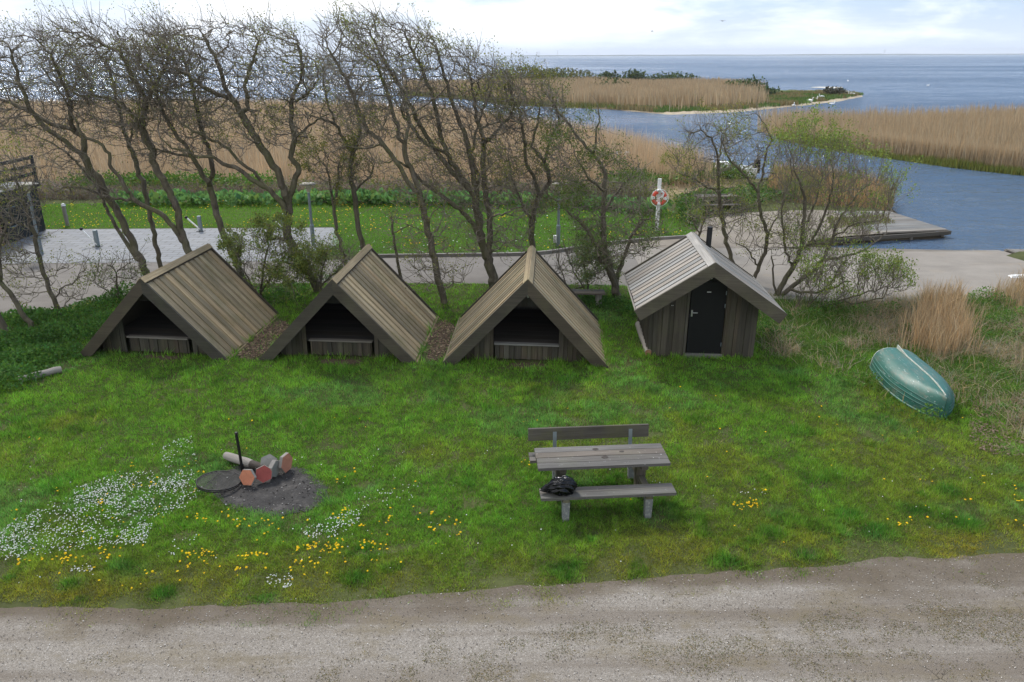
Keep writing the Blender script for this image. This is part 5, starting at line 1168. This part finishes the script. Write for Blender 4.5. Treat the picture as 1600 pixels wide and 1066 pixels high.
    # ---- rough grass and dead straw on the right
    ROUGH = [(5.75, 16.2), (5.9, 18.5), (6.4, 21.2), (8.2, 21.2), (9.9, 20.9), (11.5, 21.3), (13.2, 21.2), (15, 22.0), (17, 22.5), (17.5, 19), (13.5, 13.5), (10.2, 11.8), (8.8, 12.4), (8.9, 13.6), (7.5, 13.9), (7.0, 15.2)]
    n = NR; P = scatter(ROUGH, n); x, y = P.T
    ok = ~inpoly(x, y, [(7.75, 13.5), (8.7, 13.4), (9.0, 16.4), (7.95, 16.6)]); x, y = x[ok], y[ok]; n = len(x); e = np.clip(sdpoly(x, y, ROUGH) / .8, 0, 1); k = fbm(x, y, 1.1, 96); k2 = fbm(x, y, .5, 97)
    ok = RNG.random(n) < e * .9 + .1; x, y, k, k2 = x[ok], y[ok], k[ok], k2[ok]; n = len(x)
    deadf = sstep(.47, .63, k * .7 + k2 * .3 + .10 * sstep(8.6, 10.5, x)); isd = RNG.random(n) < deadf * .8 + .08
    col = np.where(isd[:, None], tint(n, (.34, .28, .175), .22, .1), tint(n, (.105, .19, .03), .25, .12))
    stuff('rough_grass', stalks(np.stack([x, y, 0 * x - .01], 1), np.where(isd, RNG.uniform(.08, .34, n), RNG.uniform(.07, .24, n)), np.full(n, .012), np.where(isd, 1.5, .6), col), M_GRASS)
    sp = ground([(1420, 545), (1440, 470), (1500, 470), (1515, 545), (1470, 565)]); P = np.concatenate([scatter(sp, 2300), scatter(ground([(1405, 560), (1400, 500), (1530, 500), (1530, 560)]), 500)]); n = len(P)
    stuff('dry_reed_grass', stalks(np.c_[P, 0 * P[:, :1]], RNG.uniform(.3, .88, n), np.full(n, .012), .28, tint(n, (.46, .33, .19), .2, .07)), M_REED)
    sp = ground([(1540, 470), (1600, 440), (1640, 470), (1600, 500)]); P = scatter(sp, 500); n = len(P)
    stuff('dry_reed_grass', stalks(np.c_[P, 0 * P[:, :1]], RNG.uniform(.3, .8, n), np.full(n, .013), .25, tint(n, (.40, .29, .16), .2, .07)), M_REED)
    V, F, C = chips('d', smooth_poly(ground([(1520, 705), (1510, 660), (1540, 560), (1620, 530), (1680, 690), (1600, 720)]), 3), 4200, .04, [(.21, .16, .11), (.17, .125, .085), (.26, .20, .14)], .01); stuff('leaf_litter', (V, F, C), M_REED)
    sheet('bare_earth', [(x + random.uniform(-.1, .1), y + random.uniform(-.1, .1)) for x, y in smooth_poly(ground([(1548, 672), (1540, 630), (1565, 575), (1640, 550), (1680, 660), (1620, 680)]), 3)], .005, plain('litter_earth', (.15, .11, .075), .95, 0, .1, .35, 5, (.07, .055, .04), .6, .6, 30))

    # ---- lawn behind the lane
    def far_grass(poly, n, h, col, w=.03, var=.2, name='lawn_grass'):
        P = scatter(poly, n); k = fbm(P[:, 0], P[:, 1], 1.5, 44)[:, None]
        return stuff(name, blades(np.c_[P, 0 * P[:, :1] - .01], h * RNG.uniform(.5, 1.4, n), np.full(n, w), .7, tint(n, np.array(col) * (.75 + .5 * k), var, .08)), M_GRASS)
    BACK = [(-6.3, 26.2), (-5.2, 26.05), (0, 26.2), (1.3, 26.5), (2.7, 27.45), (4.7, 28.4), (6.8, 28.95), (7.6, 31), (7.4, 34), (4, 36.5), (-6, 36.5), (-7.2, 31.1)]
    far_grass(BACK, 110000, .06, (.12, .30, .022), .02)
    LEFTB = [(-24, 30.4), (-19.2, 30.8), (-7.2, 31.0), (-6.2, 36.2), (-12, 37), (-20, 36.5), (-28, 36)]
    far_grass(LEFTB, 80000, .06, (.13, .29, .022), .022)
    far_grass([(-40, 28), (-20, 30.6), (-20, 37), (-40, 37)], 9000, .08, (.075, .17, .018), .03)
    for poly, k in ((BACK, 330), (LEFTB, 420)):
        P = scatter(poly, k * 3); P = P[RNG.random(len(P)) < sstep(.42, .6, fbm(P[:, 0], P[:, 1], 1.6, 99))]; n = len(P)
        stuff('dandelions', disks(np.c_[P, np.full(n, .08)], RNG.uniform(.02, .032, n), tint(n, (.75, .52, .03), .1, .05), 6, .4), M_FLOWER)
    P = scatter(BACK, 160); n = len(P); stuff('daisies', disks(np.c_[P, np.full(n, .08)], RNG.uniform(.02, .03, n), tint(n, (.7, .72, .66), .08, .02), 6, .4), M_FLOWER)
    # broad-leaved butterbur and bramble band under the reeds
    def band(name, path, half, n, h, size, col, up, asp=.9):
        t = RNG.random(n) * (len(path) - 1); i = t.astype(int); f = t - i; p = np.array(path)
        c = p[i] * (1 - f)[:, None] + p[np.minimum(i + 1, len(p) - 1)] * f[:, None]; c = c + np.stack([RNG.normal(0, .25, n), RNG.uniform(-1, 1, n) * half], 1)
        top = h * (.45 + .9 * fbm(c[:, 0], c[:, 1], 1.2, 98)); z = top * RNG.random(n) ** .5
        k = fbm(c[:, 0], c[:, 1], .9, 94)[:, None]
        return stuff(name, leaves(np.c_[c, z], size * RNG.uniform(.5, 1.4, n), tint(n, np.array(col) * (.55 + .9 * k), .22, .12), up, asp), M_LEAF)
    B1 = [(-18.5, 36.3), (-14, 36.2), (-9, 36.6), (-6, 36.4), (-2, 36), (3, 35.6), (6.5, 33.5)]
    band('butterbur_leaves', B1, .8, 3600, .42, .26, (.13, .25, .07), 1.4)
    B2 = [(-26, 38.5), (-18, 38.6), (-10, 38.8), (-3, 38.6), (4, 38), (7, 36)]
    band('brambles', B2, 1.3, 3600, .75, .12, (.15, .165, .05), .4)
    band('brambles', [(-22, 39.5), (-18, 39.8), (-12, 39.6)], 1.2, 4500, 1.0, .12, (.085, .16, .025), .4)
    band('brambles', [(5, 40), (8, 43), (11, 45), (13, 45)], 2.5, 6500, .6, .13, (.09, .15, .03), .5)
    band('brambles', [(7.2, 31.5), (8.0, 34.5), (9, 36), (10.5, 35)], 1.0, 5500, .7, .12, (.085, .17, .03), .5)
    band('brambles', [(9.5, 35.5), (12, 37.5), (15, 38), (17, 37)], 1.6, 5000, .5, .12, (.085, .15, .03), .5)
    P = scatter([(-26, 37.6), (-10, 38), (7, 37), (7.5, 40), (-10, 41), (-28, 41)], 46000); n = len(P)
    stuff('dead_stems', stalks(np.c_[P, 0 * P[:, :1] - .1], RNG.uniform(.25, .8, n), np.full(n, .02), 1.0, tint(n, (.25, .20, .15), .25, .1)), M_REED)

    # ---- reed beds
    def reeds(name, poly, n, h, w, col, near_w=None, keep=None, lean=.10, wind=(-.04, 0), zadd=0., patch=6, seed=111):
        P = scatter(poly, n); x, y = P.T
        if keep is not None: m = keep(x, y); x, y = x[m], y[m]
        n = len(x); k = fbm(x, y, patch, seed); k2 = fbm(x, y, patch * .35, seed + 5); dist = np.hypot(x, y)
        hh = h * (.72 + .55 * k) * RNG.uniform(.55, 1.2, n); ww = w * np.clip(dist / 60, .55, 3.2) * RNG.uniform(.7, 1.3, n)
        c = np.array(col) * (.80 + .4 * k2[:, None]); c = tint(n, c, .13, .05)
        z = terrain_z(x, y) - .05
        return stalks(np.stack([x, y, z + zadd], 1), hh, ww, lean, c, c * .86, wind)
    TAN = (.46, .352, .222)
    def edge_thin(poly, d):
        return lambda x, y: RNG.random(len(x)) < np.clip(sdpoly(x, y, poly) / d, .0, 1) * .9 + .1
    # right-hand bed: dense wall of stems with green growth at the foot
    front = ISLE_R[:7] + [(45, 38), (80, 34), (80, 60), (60, 84), (40, 79), (30, 80)]
    parts = [reeds('r', front, 78000, 2.0, .034, TAN, lean=.13, patch=3.5)]
    t = RNG.random(60000) * 7; i = t.astype(int); f = (t - i)[:, None]; p = np.array(front[1:9]); c = p[i] * (1 - f) + p[np.minimum(i + 1, 7)] * f
    q = np.array([(40, 62)]) - c; q /= np.linalg.norm(q, axis=1)[:, None]; c = c + q * np.abs(RNG.normal(0, .75, (len(c), 1)))
    n = len(c); k = fbm(c[:, 0], c[:, 1], 3, 118)
    parts.append(stalks(np.c_[c[:26000], np.full((26000, 1), -.6)], 1.8 * RNG.uniform(.6, 1.15, 26000), np.full(26000, .034), .09, tint(26000, TAN, .15, .06)))
    c2 = c[26000:] - q[26000:] * RNG.uniform(.0, .55, (len(c) - 26000, 1)) - q[26000:] * .15; n = len(c2); parts.append(stalks(np.c_[c2, np.full((n, 1), -.6)], (.35 + 1.1 * k[26000:] ** 1.4) * RNG.uniform(.5, 1.2, n), np.full(n, .04), .12, tint(n, (0.169, 0.189, 0.046), .22, .12)))
    stuff('reed_bed', parts, M_REED)
    # marsh on the near side
    mar = [(-22, 41), (-9, 42), (0, 41.5), (5, 43), (8, 47), (10, 47.5)] + near_bank[:8] + [(-45, 105), (-90, 108), (-90, 60), (-40, 43)]
    gap = lambda x, y: RNG.random(len(x)) < np.clip(1.3 - 1.1 * sstep(.6, .72, fbm(x, y, 7, 130)), .15, 1) * np.clip(sdpoly(x, y, mar) / 3, .25, 1)
    stuff('reed_bed', [reeds('m', mar, 120000, 1.75, .05, (.52, .40, .26), keep=gap, patch=9, seed=121), reeds('m', [(-24, 40.5), (-9, 41), (4, 41), (9, 47), (3, 56), (-30, 56)], 26000, 1.3, .035, (.50, .38, .245), patch=4, seed=122)], M_REED)
    # reeds along the near bank of the creek, standing in the water
    nb = np.array([(9.5, 46.2)] + near_bank[:7]); t = RNG.random(15000) * (len(nb) - 1); i = t.astype(int); f = (t - i)[:, None]; c = nb[i] * (1 - f) + nb[i + 1] * f + RNG.normal(0, .9, (15000, 2))
    stuff('reed_bed', stalks(np.c_[c, np.full((15000, 1), -.6)], RNG.uniform(1.4, 2.5, 15000), .035 * np.clip(np.hypot(c[:, 0], c[:, 1]) / 60, .6, 3), .08, tint(15000, (.52, .39, .25), .15, .05), None), M_REED)
    # island
    isl_in = lambda x, y: (RNG.random(len(x)) < np.clip((40 - x + (y - 125) * .30) / 9, 0, 1) * np.clip((y - 103 - .30 * np.abs(x - 22)) / 5, .08, 1) * np.clip((sdpoly(x, y, ISLE) - .6) / 2.2, 0, 1))
    stuff('reed_bed', [reeds('i', ISLE, 105000, 2.1, .05, TAN, keep=isl_in, patch=10, seed=131)], M_REED)
    P = SH * scatter([(-22, 156), (-6.7, 137), (-.1, 121.5), (9, 114.5), (14, 111.5), (17, 114), (8, 120), (0, 127), (-10, 144), (-20, 160)], 9000); n = len(P)
    stuff('sedge', stalks(np.c_[P, np.full((n, 1), -.6)], RNG.uniform(.5, 1.3, n), np.full(n, .09), .15, tint(n, (0.169, 0.182, 0.065), .2, .12)), M_REED)
    P = SH * scatter([(13, 111), (19, 102.5), (29, 106), (42, 118), (55, 134), (64, 147), (60, 158), (46, 150), (34, 128), (22, 116)], 30000); n = len(P); k = fbm(P[:, 0], P[:, 1], 4, 141)
    stuff('sedge', stalks(np.c_[P, np.full((n, 1), -.15)], (.2 + .6 * k) * RNG.uniform(.5, 1.3, n), np.full(n, .11), .25, np.where((k > .52)[:, None], tint(n, (.23, .19, .09), .2, .1), tint(n, (0.111, 0.176, 0.046), .22, .12))), M_REED)
    # reeds and rushes at the foot of the jetty
    P = scatter([(13.5, 35.5), (16.8, 34.4), (18.1, 36.6), (18.8, 39.6), (17.4, 43), (15, 45), (13.5, 41), (12.5, 38)], 9000); n = len(P); k = fbm(P[:, 0], P[:, 1], 1.6, 151)
    stuff('reed_bed', stalks(np.c_[P, np.full((n, 1), -.35)], RNG.uniform(.5, 1.5, n), np.full(n, .028), .12, np.where((k > .47)[:, None], tint(n, (.40, .27, .14), .18, .06), tint(n, (0.156, 0.195, 0.052), .2, .1))), M_REED)
    P = scatter(ground([(1290, 342), (1380, 338), (1400, 350), (1300, 358)]), 1600); n = len(P); stuff('rough_grass', stalks(np.c_[P, 0 * P[:, :1]], RNG.uniform(.06, .22, n), np.full(n, .018), .4, tint(n, (.14, .13, .045), .2, .1)), M_GRASS)
# ================================================================== small things behind the trees
def lamp_post(px, py, h, cap, label, box=False):
    p = at(px, py); t = tag(empty('lamp_post', (p.x, p.y, 0)), label, 'lamp post', 'park lamp posts')
    mb = MB(); mb.tube([(0, 0, -.1), (0, 0, .75)], .075, 12); mb.tube([(0, 0, .75), (0, 0, .8)], [.075, .05], 12); mb.tube([(0, 0, .8), (0, 0, h - .32)], .048, 12); mb.build('post', M_GALV, t)
    mb = MB(); mb.lathe([(.06, h - .3), (.07, h - .27), (.13, h - .08), (.14, h - .03)], n=18); mb.build('lamp_glass', plain('opal_glass', (.40, .38, .28), .4, 0, .5, .1, 5), t)
    mb = MB(); mb.lathe([(.05, h - .035), (cap, h - .03), (cap + .01, h), (cap * .6, h + .035), (.03, h + .05)], n=28); mb.build('lamp_cap', plain('lamp_cap_grey', (.20, .185, .15), .7, .1, .4, .2, 6, (.2, .18, .12), .5), t)
    if box:
        mb = MB(); mb.box(-.17, -.06, -.06, .06, .15, .4); mb.build('meter_box', M_WHITE, t)
lamp_post(65, 398, 2.45, .36, 'mushroom-capped lamp post in front of the black timber annex')
lamp_post(490, 384, 2.25, .29, 'galvanised lamp post at the corner of the paved terrace beside the biggest tree')
lamp_post(872, 385, 2.25, .27, 'lamp post on the back lawn with a small white box at its foot', True)
# low barriers on the terrace
def barrier(p, q, label, h=.62):
    a = at(*p); b = at_y(*q, a.y + .05); t = tag(empty('terrace_barrier', a), label, 'barrier', 'folded barrier posts on the terrace'); d = b - a
    mb = MB(); mb.box(-.06, .06, -.06, .06, 0, h); mb.build('post', M_GALV, t); mb = MB(); mb.box(-.15, .15, -.1, .1, .012, .03); mb.build('foot_plate', M_METAL, t)
    mb = MB(); mb.tube([(0, -.05, .1), (d.x, d.y, d.z)], .03, 8); mb.build('bar', M_WHITE, t); mb = MB(); mb.lathe([(.03, -.05), (.06, -.03), (.06, .03), (.03, .05)], (d.x, d.y, d.z), 12); mb.build('knob', M_METAL, t)
barrier((153, 386), (127, 358), 'short grey post with slanting white bar, on the terrace nearest the black annex')
barrier((314, 362), (291, 340), 'short grey post with slanting white bar at the back lawn edge')
barrier((442, 358), (428, 345), 'short grey post with slanting white bar against the trunk of the biggest tree')
t = tag(empty('wooden_post', at(106, 353)), 'short pale wooden post at the edge of the back lawn near the black annex', 'post')
mb = MB(); mb.tube([(0, 0, -.2), (-.02, 0, .82)], .075, 10); mb.build('shaft', M_LOG, t); mb = MB(); mb.lathe([(.09, .82), (.08, .88), (.03, .92)], (-.02, 0, 0), 10); mb.build('cap', M_WHITE, t)
# life ring
def life_ring():
    p = at(1026, 360); t = tag(empty('life_ring_post', (p.x, p.y, 0)), 'white wooden post that carries the red and white life ring', 'post')
    mb = MB(); mb.box(-.065, .065, -.05, .05, -.2, 2.02, (1, 1, 1)); mb.build('shaft', M_WHITE, t); mb = MB(); mb.box(-.1, .1, -.10, -.05, 1.32, 1.5); mb.build('hook', M_WHITE, t)
    o = tag(empty('life_ring', (p.x, p.y - .12, 1.30)), 'red and white life ring hanging on the white post by the quay', 'life ring'); Rr, r = .235, .068
    for nm, mat, arcs in (('red_band', M_RED, (0, 1, 2, 3)), ('white_band', M_WHITE, (0, 1, 2, 3))):
        for k in arcs:
            a0, a1 = (k * 90 + (12 if nm[0] == 'r' else 72), k * 90 + (72 if nm[0] == 'r' else 102))
            mb = MB(); mb.tube([(Rr * math.cos(R(a)), 0, Rr * math.sin(R(a))) for a in np.linspace(a0, a1, 12)], r, 12, caps=False); mb.build(nm, mat, o)
    mb = MB(); mb.tube([(.335 * math.cos(a), -.03 + .03 * math.sin(4 * a), .335 * math.sin(a)) for a in np.linspace(0, 2 * math.pi, 41)], .012, 6, caps=False); mb.build('grab_rope', M_WHITE, o)
    mb = MB(); mb.tube([(-.12, -.06, .27), (-.02, -.1, .33), (.06, -.1, .26), (.14, -.07, .2), (.1, -.09, .05), (-.05, -.09, -.02)], [.03, .05, .05, .045, .04, .03], 8); mb.build('rope_bundle', M_WHITE, o)
life_ring()
# seats and tables
def bench(pos, rz, L, label, hgt=.42, name='bench'):
    t = tag(empty(name, pos, rz), label, 'bench'); mb = MB()
    for k in range(2): mb.box(-L / 2, L / 2, -.2 + k * .2, -.01 + k * .2, hgt - .045, hgt)
    mb.build('seat', M_TABLE, t)
    for s in (-1, 1): mb = MB(); mb.tube([(s * L * .34, 0, -.2), (s * L * .34, 0, hgt - .045)], .09, 10); mb.build('leg', M_LOG, t)
bench((2.05, 20.4, 0), -.03, 1.0, 'low plank bench on two posts tucked behind the right eave of the ridge-on shelter')
def far_table(pos, rz):
    t = tag(empty('picnic_table', pos, rz), 'pale grey picnic table on the green bank below the white boat', 'picnic table')
    mb = MB()
    for k in range(4): mb.box(-.9, .9, -.32 + k * .16, -.17 + k * .16, .70, .745)
    mb.build('table_top', M_TABLE, t)
    for y0 in (-.75, .5): mb = MB(); mb.box(-.9, .9, y0, y0 + .25, .41, .455); mb.build('seat', M_TABLE, t)
    for s in (-.6, .6): mb = MB(); mb.beam((s, -.65, 0), (s, -.2, .7), .07, .07); mb.beam((s, .65, 0), (s, .2, .7), .07, .07); mb.beam((s, -.72, .38), (s, .72, .38), .05, .09); mb.build('trestle', M_TABLE_DARK, t)
far_table((8.95, 33.9, 0), .1)
# white motor boat at the bank and the grey upturned one in the reeds
def open_boat(pos, rz, L, W, hh, label, mat, flip=False, name='moored_boat', cabin=False):
    t = tag(empty(name, pos, rz), label, 'boat', None)
    if flip: t.rotation_euler = (math.pi + .12, 0, rz)
    V = []; n, mS = 20, 10
    for i in range(n + 1):
        q = i / n; w_ = W / 2 * max(0.0, 1 - max(0, (q - .45) / .55) ** 2.2) ** .8 * (.86 + .14 * min(1, q / .3)); w_ = max(w_, .01); hz = hh * (1 + .25 * q * q)
        for k in range(mS + 1):
            a = math.pi * k / mS; c, s_ = math.cos(a), math.sin(a); V.append((-L / 2 + L * q, w_ * math.copysign(abs(c) ** .6, c), hz * (1 - s_ ** .7)))
    F = [(i * (mS + 1) + k, (i + 1) * (mS + 1) + k, (i + 1) * (mS + 1) + k + 1, i * (mS + 1) + k + 1) for i in range(n) for k in range(mS)] + [tuple(range(mS + 1))]
    me = bpy.data.meshes.new('hull'); me.from_pydata(V, [], F); me.materials.append(mat); link('hull', me, t)
    mb = MB(); Wf = lambda q: W / 2 * max(0.0, 1 - max(0, (q - .45) / .55) ** 2.2) ** .8 * (.86 + .14 * min(1, q / .3))
    for s in (-1, 1): mb.tube([(-L / 2 + L * q, s * max(Wf(q), .01), hh * (1 + .25 * q * q)) for q in np.linspace(0, 1, 18)], .03, 6)
    mb.build('gunwale', mat, t)
    for q in (.25, .55): mb = MB(); mb.box(-L / 2 + L * q - .12, -L / 2 + L * q + .12, -Wf(q) * .92, Wf(q) * .92, hh * .6, hh * .66); mb.build('thwart', M_PIERWOOD, t)
    if cabin:
        mb = MB(); mb.hexa([(-.5, -.4, hh * .6), (.5, -.4, hh * .6), (.5, .4, hh * .6), (-.5, .4, hh * .6), (-.3, -.32, hh + .32), (.3, -.32, hh + .32), (.3, .32, hh + .32), (-.3, .32, hh + .32)], (1, 1, 1)); mb.build('console', M_WHITE, t)
        mb = MB(); mb.box(-L / 2 - .25, -L / 2 + .05, -.16, .16, hh * .5, hh + .45); mb.build('outboard_motor', M_METAL, t)
open_boat((12.2, 45.4, -.22), R(176), 3.7, 1.5, .62, 'low white motor boat lying at the reedy bank beyond the tables', plain('white_gelcoat', (.78, .79, .8), .25, 0, .5, .04, 4), False, 'motor_boat', True)
open_boat((7.0, 51.8, .55), R(12), 2.5, 1.2, .45, 'pale grey dinghy lying upside down among the reeds', plain('grey_dinghy_paint', (.36, .40, .43), .5, 0, .4, .12, 4), True, 'upturned_dinghy')
t = tag(empty('canvas_cover', (15.75, 23.2, ramp_z(23.2) + .0)), 'crumpled white sheet lying at the right end of the ramp', 'sheet'); mb = MB(); mb.hexa([(-.3, -.12, .01), (.4, -.16, .01), (.45, .14, .01), (-.25, .16, .01), (-.24, -.08, .07), (.3, -.1, .05), (.34, .08, .09), (-.2, .1, .05)], (1, 1, 1)); mb.build('folded_sheet', M_WHITE, t)

# ---- black timber annex and brick wall at the left edge
def annex():
    t = tag(empty('timber_annex', (-18.65, 28.2, 0)), 'black timber annex with a railed roof deck at the left edge', 'annex')
    mb = MB()
    for k in range(14): mb.box(-3 + k * .215, -3 + k * .215 + .2, -.02, .02, 0, 1.75, (1, 1, 1))
    mb.build('front_wall', M_BLACKWOOD, t); mb = MB()
    for k in range(11): mb.box(-.02, .02, .03 + k * .215, .03 + k * .215 + .2, 0, 1.75, (1, 1, 1))
    mb.build('side_wall', M_BLACKWOOD, t)
    mb = MB(); mb.box(-3.1, .12, -.12, 2.5, 1.752, 1.90, (1, 1, 1)); mb.build('deck', M_BLACKWOOD, t); mb = MB(); mb.box(-3.1, .14, -.15, -.121, 1.76, 1.93, (8, 8, 8)); mb.build('deck_fascia', M_GALV, t)
    for x, y in ((.05, -.05), (.05, 2.4), (-1.4, -.05), (-2.9, -.05)): mb = MB(); mb.box(x - .045, x + .045, y - .045, y + .045, 1.9, 2.95); mb.build('rail_post', M_BLACKWOOD, t)
    for z0 in (2.2, 2.5, 2.8): mb = MB(); mb.box(-3, .02, -.012, .012, z0, z0 + .13); mb.box(.055, .08, -.05, 2.4, z0, z0 + .13); mb.build('railing', M_BLACKWOOD, t)
    for z0 in (.55, 1.25): mb = MB(); mb.box(.024, .05, .2, .9, z0, z0 + .03, (1, 1, 1)); mb.build('strap_hinge', M_GALV, t)
annex()
t = tag(empty('brick_house', (-18.9, 26.6, 0)), 'red brick house corner cut by the left border, beside the black annex', 'house')
m, nt, b = new_mat('red_brick'); br = N(nt, 'ShaderNodeTexBrick'); br.inputs['Scale'].default_value = 1; br.inputs['Brick Width'].default_value = .24; br.inputs['Row Height'].default_value = .075; br.inputs['Mortar Size'].default_value = .01
br.inputs['Color1'].default_value = (.24, .075, .05, 1); br.inputs['Color2'].default_value = (.33, .12, .08, 1); br.inputs['Mortar'].default_value = (.33, .3, .27, 1)
mp = N(nt, 'ShaderNodeMapping'); mp.inputs['Rotation'].default_value = (R(90), 0, 0); tcx = N(nt, 'ShaderNodeTexCoord'); nt.links.new(tcx.outputs['Object'], mp.inputs[0]); nt.links.new(mp.outputs[0], br.inputs[0]); nt.links.new(br.outputs[0], b.inputs['Base Color']); b.inputs['Roughness'].default_value = .85
mb = MB(); mb.box(-6, .26, -4, 1.34, -.1, 1.62); mb.build('wall', m, t)
mb = MB(); mb.hexa([(-6.2, -4, 1.625), (.4, -4, 1.625), (.4, 1.38, 1.625), (-6.2, 1.38, 1.625), (-6.2, -4, 2.6), (-2.5, -4, 2.6), (-2.5, 1.38, 2.6), (-6.2, 1.38, 2.6)], (1, 1, 1)); mb.build('roof', plain('dark_felt_roof', (.03, .033, .04), .8, 0, .3, .2, 5), t)

# ---- bushes on the island, birds, driftwood, turbines
def island_bush(x, y, rx, ry, h, n, col, label):
    x, y = x * SH, y * SH
    t = tag(empty('island_bush', (x, y, float(terrain_z(np.array([x]), np.array([y]))[0]))), label, 'bush', 'bushes on the reed island')
    rng = np.random.default_rng(int(x * 7 + y)); a = rng.normal(size=(n, 3)); a /= np.linalg.norm(a, axis=1)[:, None]; q = rng.random(n)[:, None] ** .4
    P = a * q * np.array([rx, ry, h * .55]) + np.array([0, 0, h * .5]); P *= (1 + .35 * (fbm(a[:, 0] * 2, a[:, 2] * 2 + a[:, 1], .6, int(x)) - .5))[:, None] * np.array([1, 1, 1]); P[:, 2] = np.maximum(P[:, 2], .05)
    V, F, C = leaves(P, .5 * rng.uniform(.5, 1.3, n), tint(n, col, .3, .12), .3, .7); link('foliage', np_mesh('foliage', V, F, M_LEAF, C), t)
    mb = MB()
    for k in range(3): mb.tube([(0, 0, -.2), (rng.normal(0, .3) * rx, rng.normal(0, .3) * ry, h * .6)], [.07, .03], 5)
    mb.build('stem', M_BARK, t)
DG = (.06, .085, .03)
for x, y, rx, h, n, col, lab in [(22, 184, 2.6, 3.3, 900, DG, 'round dark bush on the far island shore, left of a matching one'), (28, 185, 3.0, 3.4, 1000, DG, 'domed dark bush in the middle of the far island shore'), (36, 182, 6, 3.0, 1500, DG, 'long low dark bush on the far island shore beside the domed ones'), (6, 180, 13, 4.0, 5200, (.10, .105, .032), 'long green thicket at the far shore of the island behind the tree tops'), (45, 150, 2.6, 2.8, 380, DG, 'dark bush where the island reeds give way to green grass'), (41, 147, 2.8, 2.6, 360, (.075, .11, .035), 'green bush left of the darker one at the grassy end of the island'), (44, 141, 2.6, 1.6, 360, (.06, .09, .03), 'low bush on the grass in front of the dark one on the island'), (57, 143, 2.0, 1.3, 300, (.07, .065, .04), 'brown scrubby bush near the sandy tip of the island'), (18.5, 150, 3.2, 3.0, 260, (.085, .10, .035), 'grey green bush standing alone inside the island reeds')]:
    island_bush(x, y, rx, max(1.5, rx * .6), h, n, col, lab)
mb_src = None
def bird(pos, s, rz, lab, name='white_bird', grp='white birds resting on the island shore', flying=False):
    global mb_src
    mb = MB()
    if flying:
        mb.tube([(-.22, 0, 0), (-.1, 0, .01), (.1, 0, .01), (.24, 0, 0)], [.015, .06, .06, .012], 8, (.4, .4, .42)); 
        for q in (-1, 1): mb.add([(-.06, q * .03, .03), (.1, q * .03, .03), (.05, q * .35, .12), (-.05, q * .35, .12), (-.06, q * .72, .02), (.0, q * .72, .02), (-.06, q * .03, .015), (.1, q * .03, .015), (.05, q * .35, .105), (-.05, q * .35, .105)], [(0, 1, 2, 3), (3, 2, 5, 4), (9, 8, 7, 6), (4, 5, 8, 9)], (.35, .35, .37))
    else:
        mb.tube([(-.48, 0, .28), (-.3, 0, .24), (0, 0, .22), (.25, 0, .24), (.36, 0, .34), (.34, 0, .5), (.40, 0, .58), (.52, 0, .55)], [.03, .13, .19, .14, .07, .05, .055, .02], 9, (1, 1, 1))
    o = mb.build(name, M_WHITE if not flying else M_REED, None, pos, rz); o.scale = (s,) * 3
    tag(o, lab, 'bird', grp); return o
rb = random.Random(3)
for k, (px, py) in enumerate([(1292, 136), (1300, 139), (1310, 143), (1286, 137), (1322, 150), (1330, 152), (1299, 150), (1275, 160), (1265, 163), (1240, 167), (1300, 162), (1283, 156)]):
    p = at(px, py, -.3); bird((p.x, p.y, float(terrain_z(np.array([p.x]), np.array([p.y]))[0])), rb.uniform(.9, 1.4), rb.uniform(0, 6), 'small white swan-like bird on the low grassy end of the island')
for px, py, lab in [(1325, 127, 'single white bird afloat off the tip of the island'), (1450, 134, 'lone white bird floating far out on the open water at the right')]:
    p = at(px, py, WATER); bird((p.x, p.y, WATER - .12), .8, rb.uniform(0, 6), lab, grp=None)
for px, py, d, lab in [(1129, 33, 60, 'distant bird flying in the sky, the right one of the pair above the island'), (1019, 49, 70, 'distant bird flying in the sky, lower and further left than the other')]:
    bird(at_y(px, py, d), .5, rb.uniform(0, 6), lab, 'flying_bird', 'birds in the air', True)
p = Vector(at(1295, 138, -.4)); t = tag(empty('sand_bar', (p.x, p.y, WATER)), kind='structure'); mb = MB(); mb.prism([(3 * math.cos(a) * (1 + .2 * math.sin(3 * a)), 4 * math.sin(a)) for a in np.linspace(0, 2 * math.pi, 25)[:-1]], -.4, .07); mb.build('sand', plain('pale_shell_sand', (.5, .48, .43), .9, 0, .1, .1, .6), t)
def turbine(px, d, h, lab, rot):
    p = at_y(px, 86, d); t = tag(empty('wind_turbine', (p.x, d, 0)), lab, 'wind turbine', 'wind turbines on the far shore')
    mw = plain('turbine_grey', (.42, .45, .5), .6, 0, .3, .03, 1)
    mb = MB(); mb.tube([(0, 0, 0), (0, 0, h)], [2.4, 1.4], 8); mb.build('tower', mw, t); mb = MB(); mb.box(-1.6, 1.6, -5, 4, h - 1.5, h + 2); mb.build('nacelle', mw, t)
    for k in range(3): a = rot + k * 2.094; mb = MB(); mb.tube([(0, -5.5, h), (h * .5 * math.sin(a), -5.5, h + h * .5 * math.cos(a))], [1.5, .5], 5); mb.build('blade', mw, t)
turbine(842, 6950, 34, 'faint wind turbine on the horizon to the left of its twin', .3); turbine(871, 6950, 40, 'faint wind turbine on the horizon to the right of its twin', 1.0); turbine(1381, 6950, 36, 'tiny wind turbine alone on the horizon above the open water', .6)
# dry weed stalks at the near edge of the track
t = tag(empty('dead_weed', at(1470, 1062)), 'bare forked weed stalk in the gravel at the lower right corner', 'weed'); mb = MB(); 
for a, b_ in (((0, 0, 0), (-.13, .05, .10)), ((0, 0, 0), (.05, .02, .13)), ((-.05, .02, .04), (-.02, 0, .15)), ((.02, 0, .06), (.1, .03, .1)), ((-.13, .05, .10), (-.25, .05, .16))): mb.tube([a, b_], [.004, .0025], 5)
mb.build('stalk', M_TWIG, t)
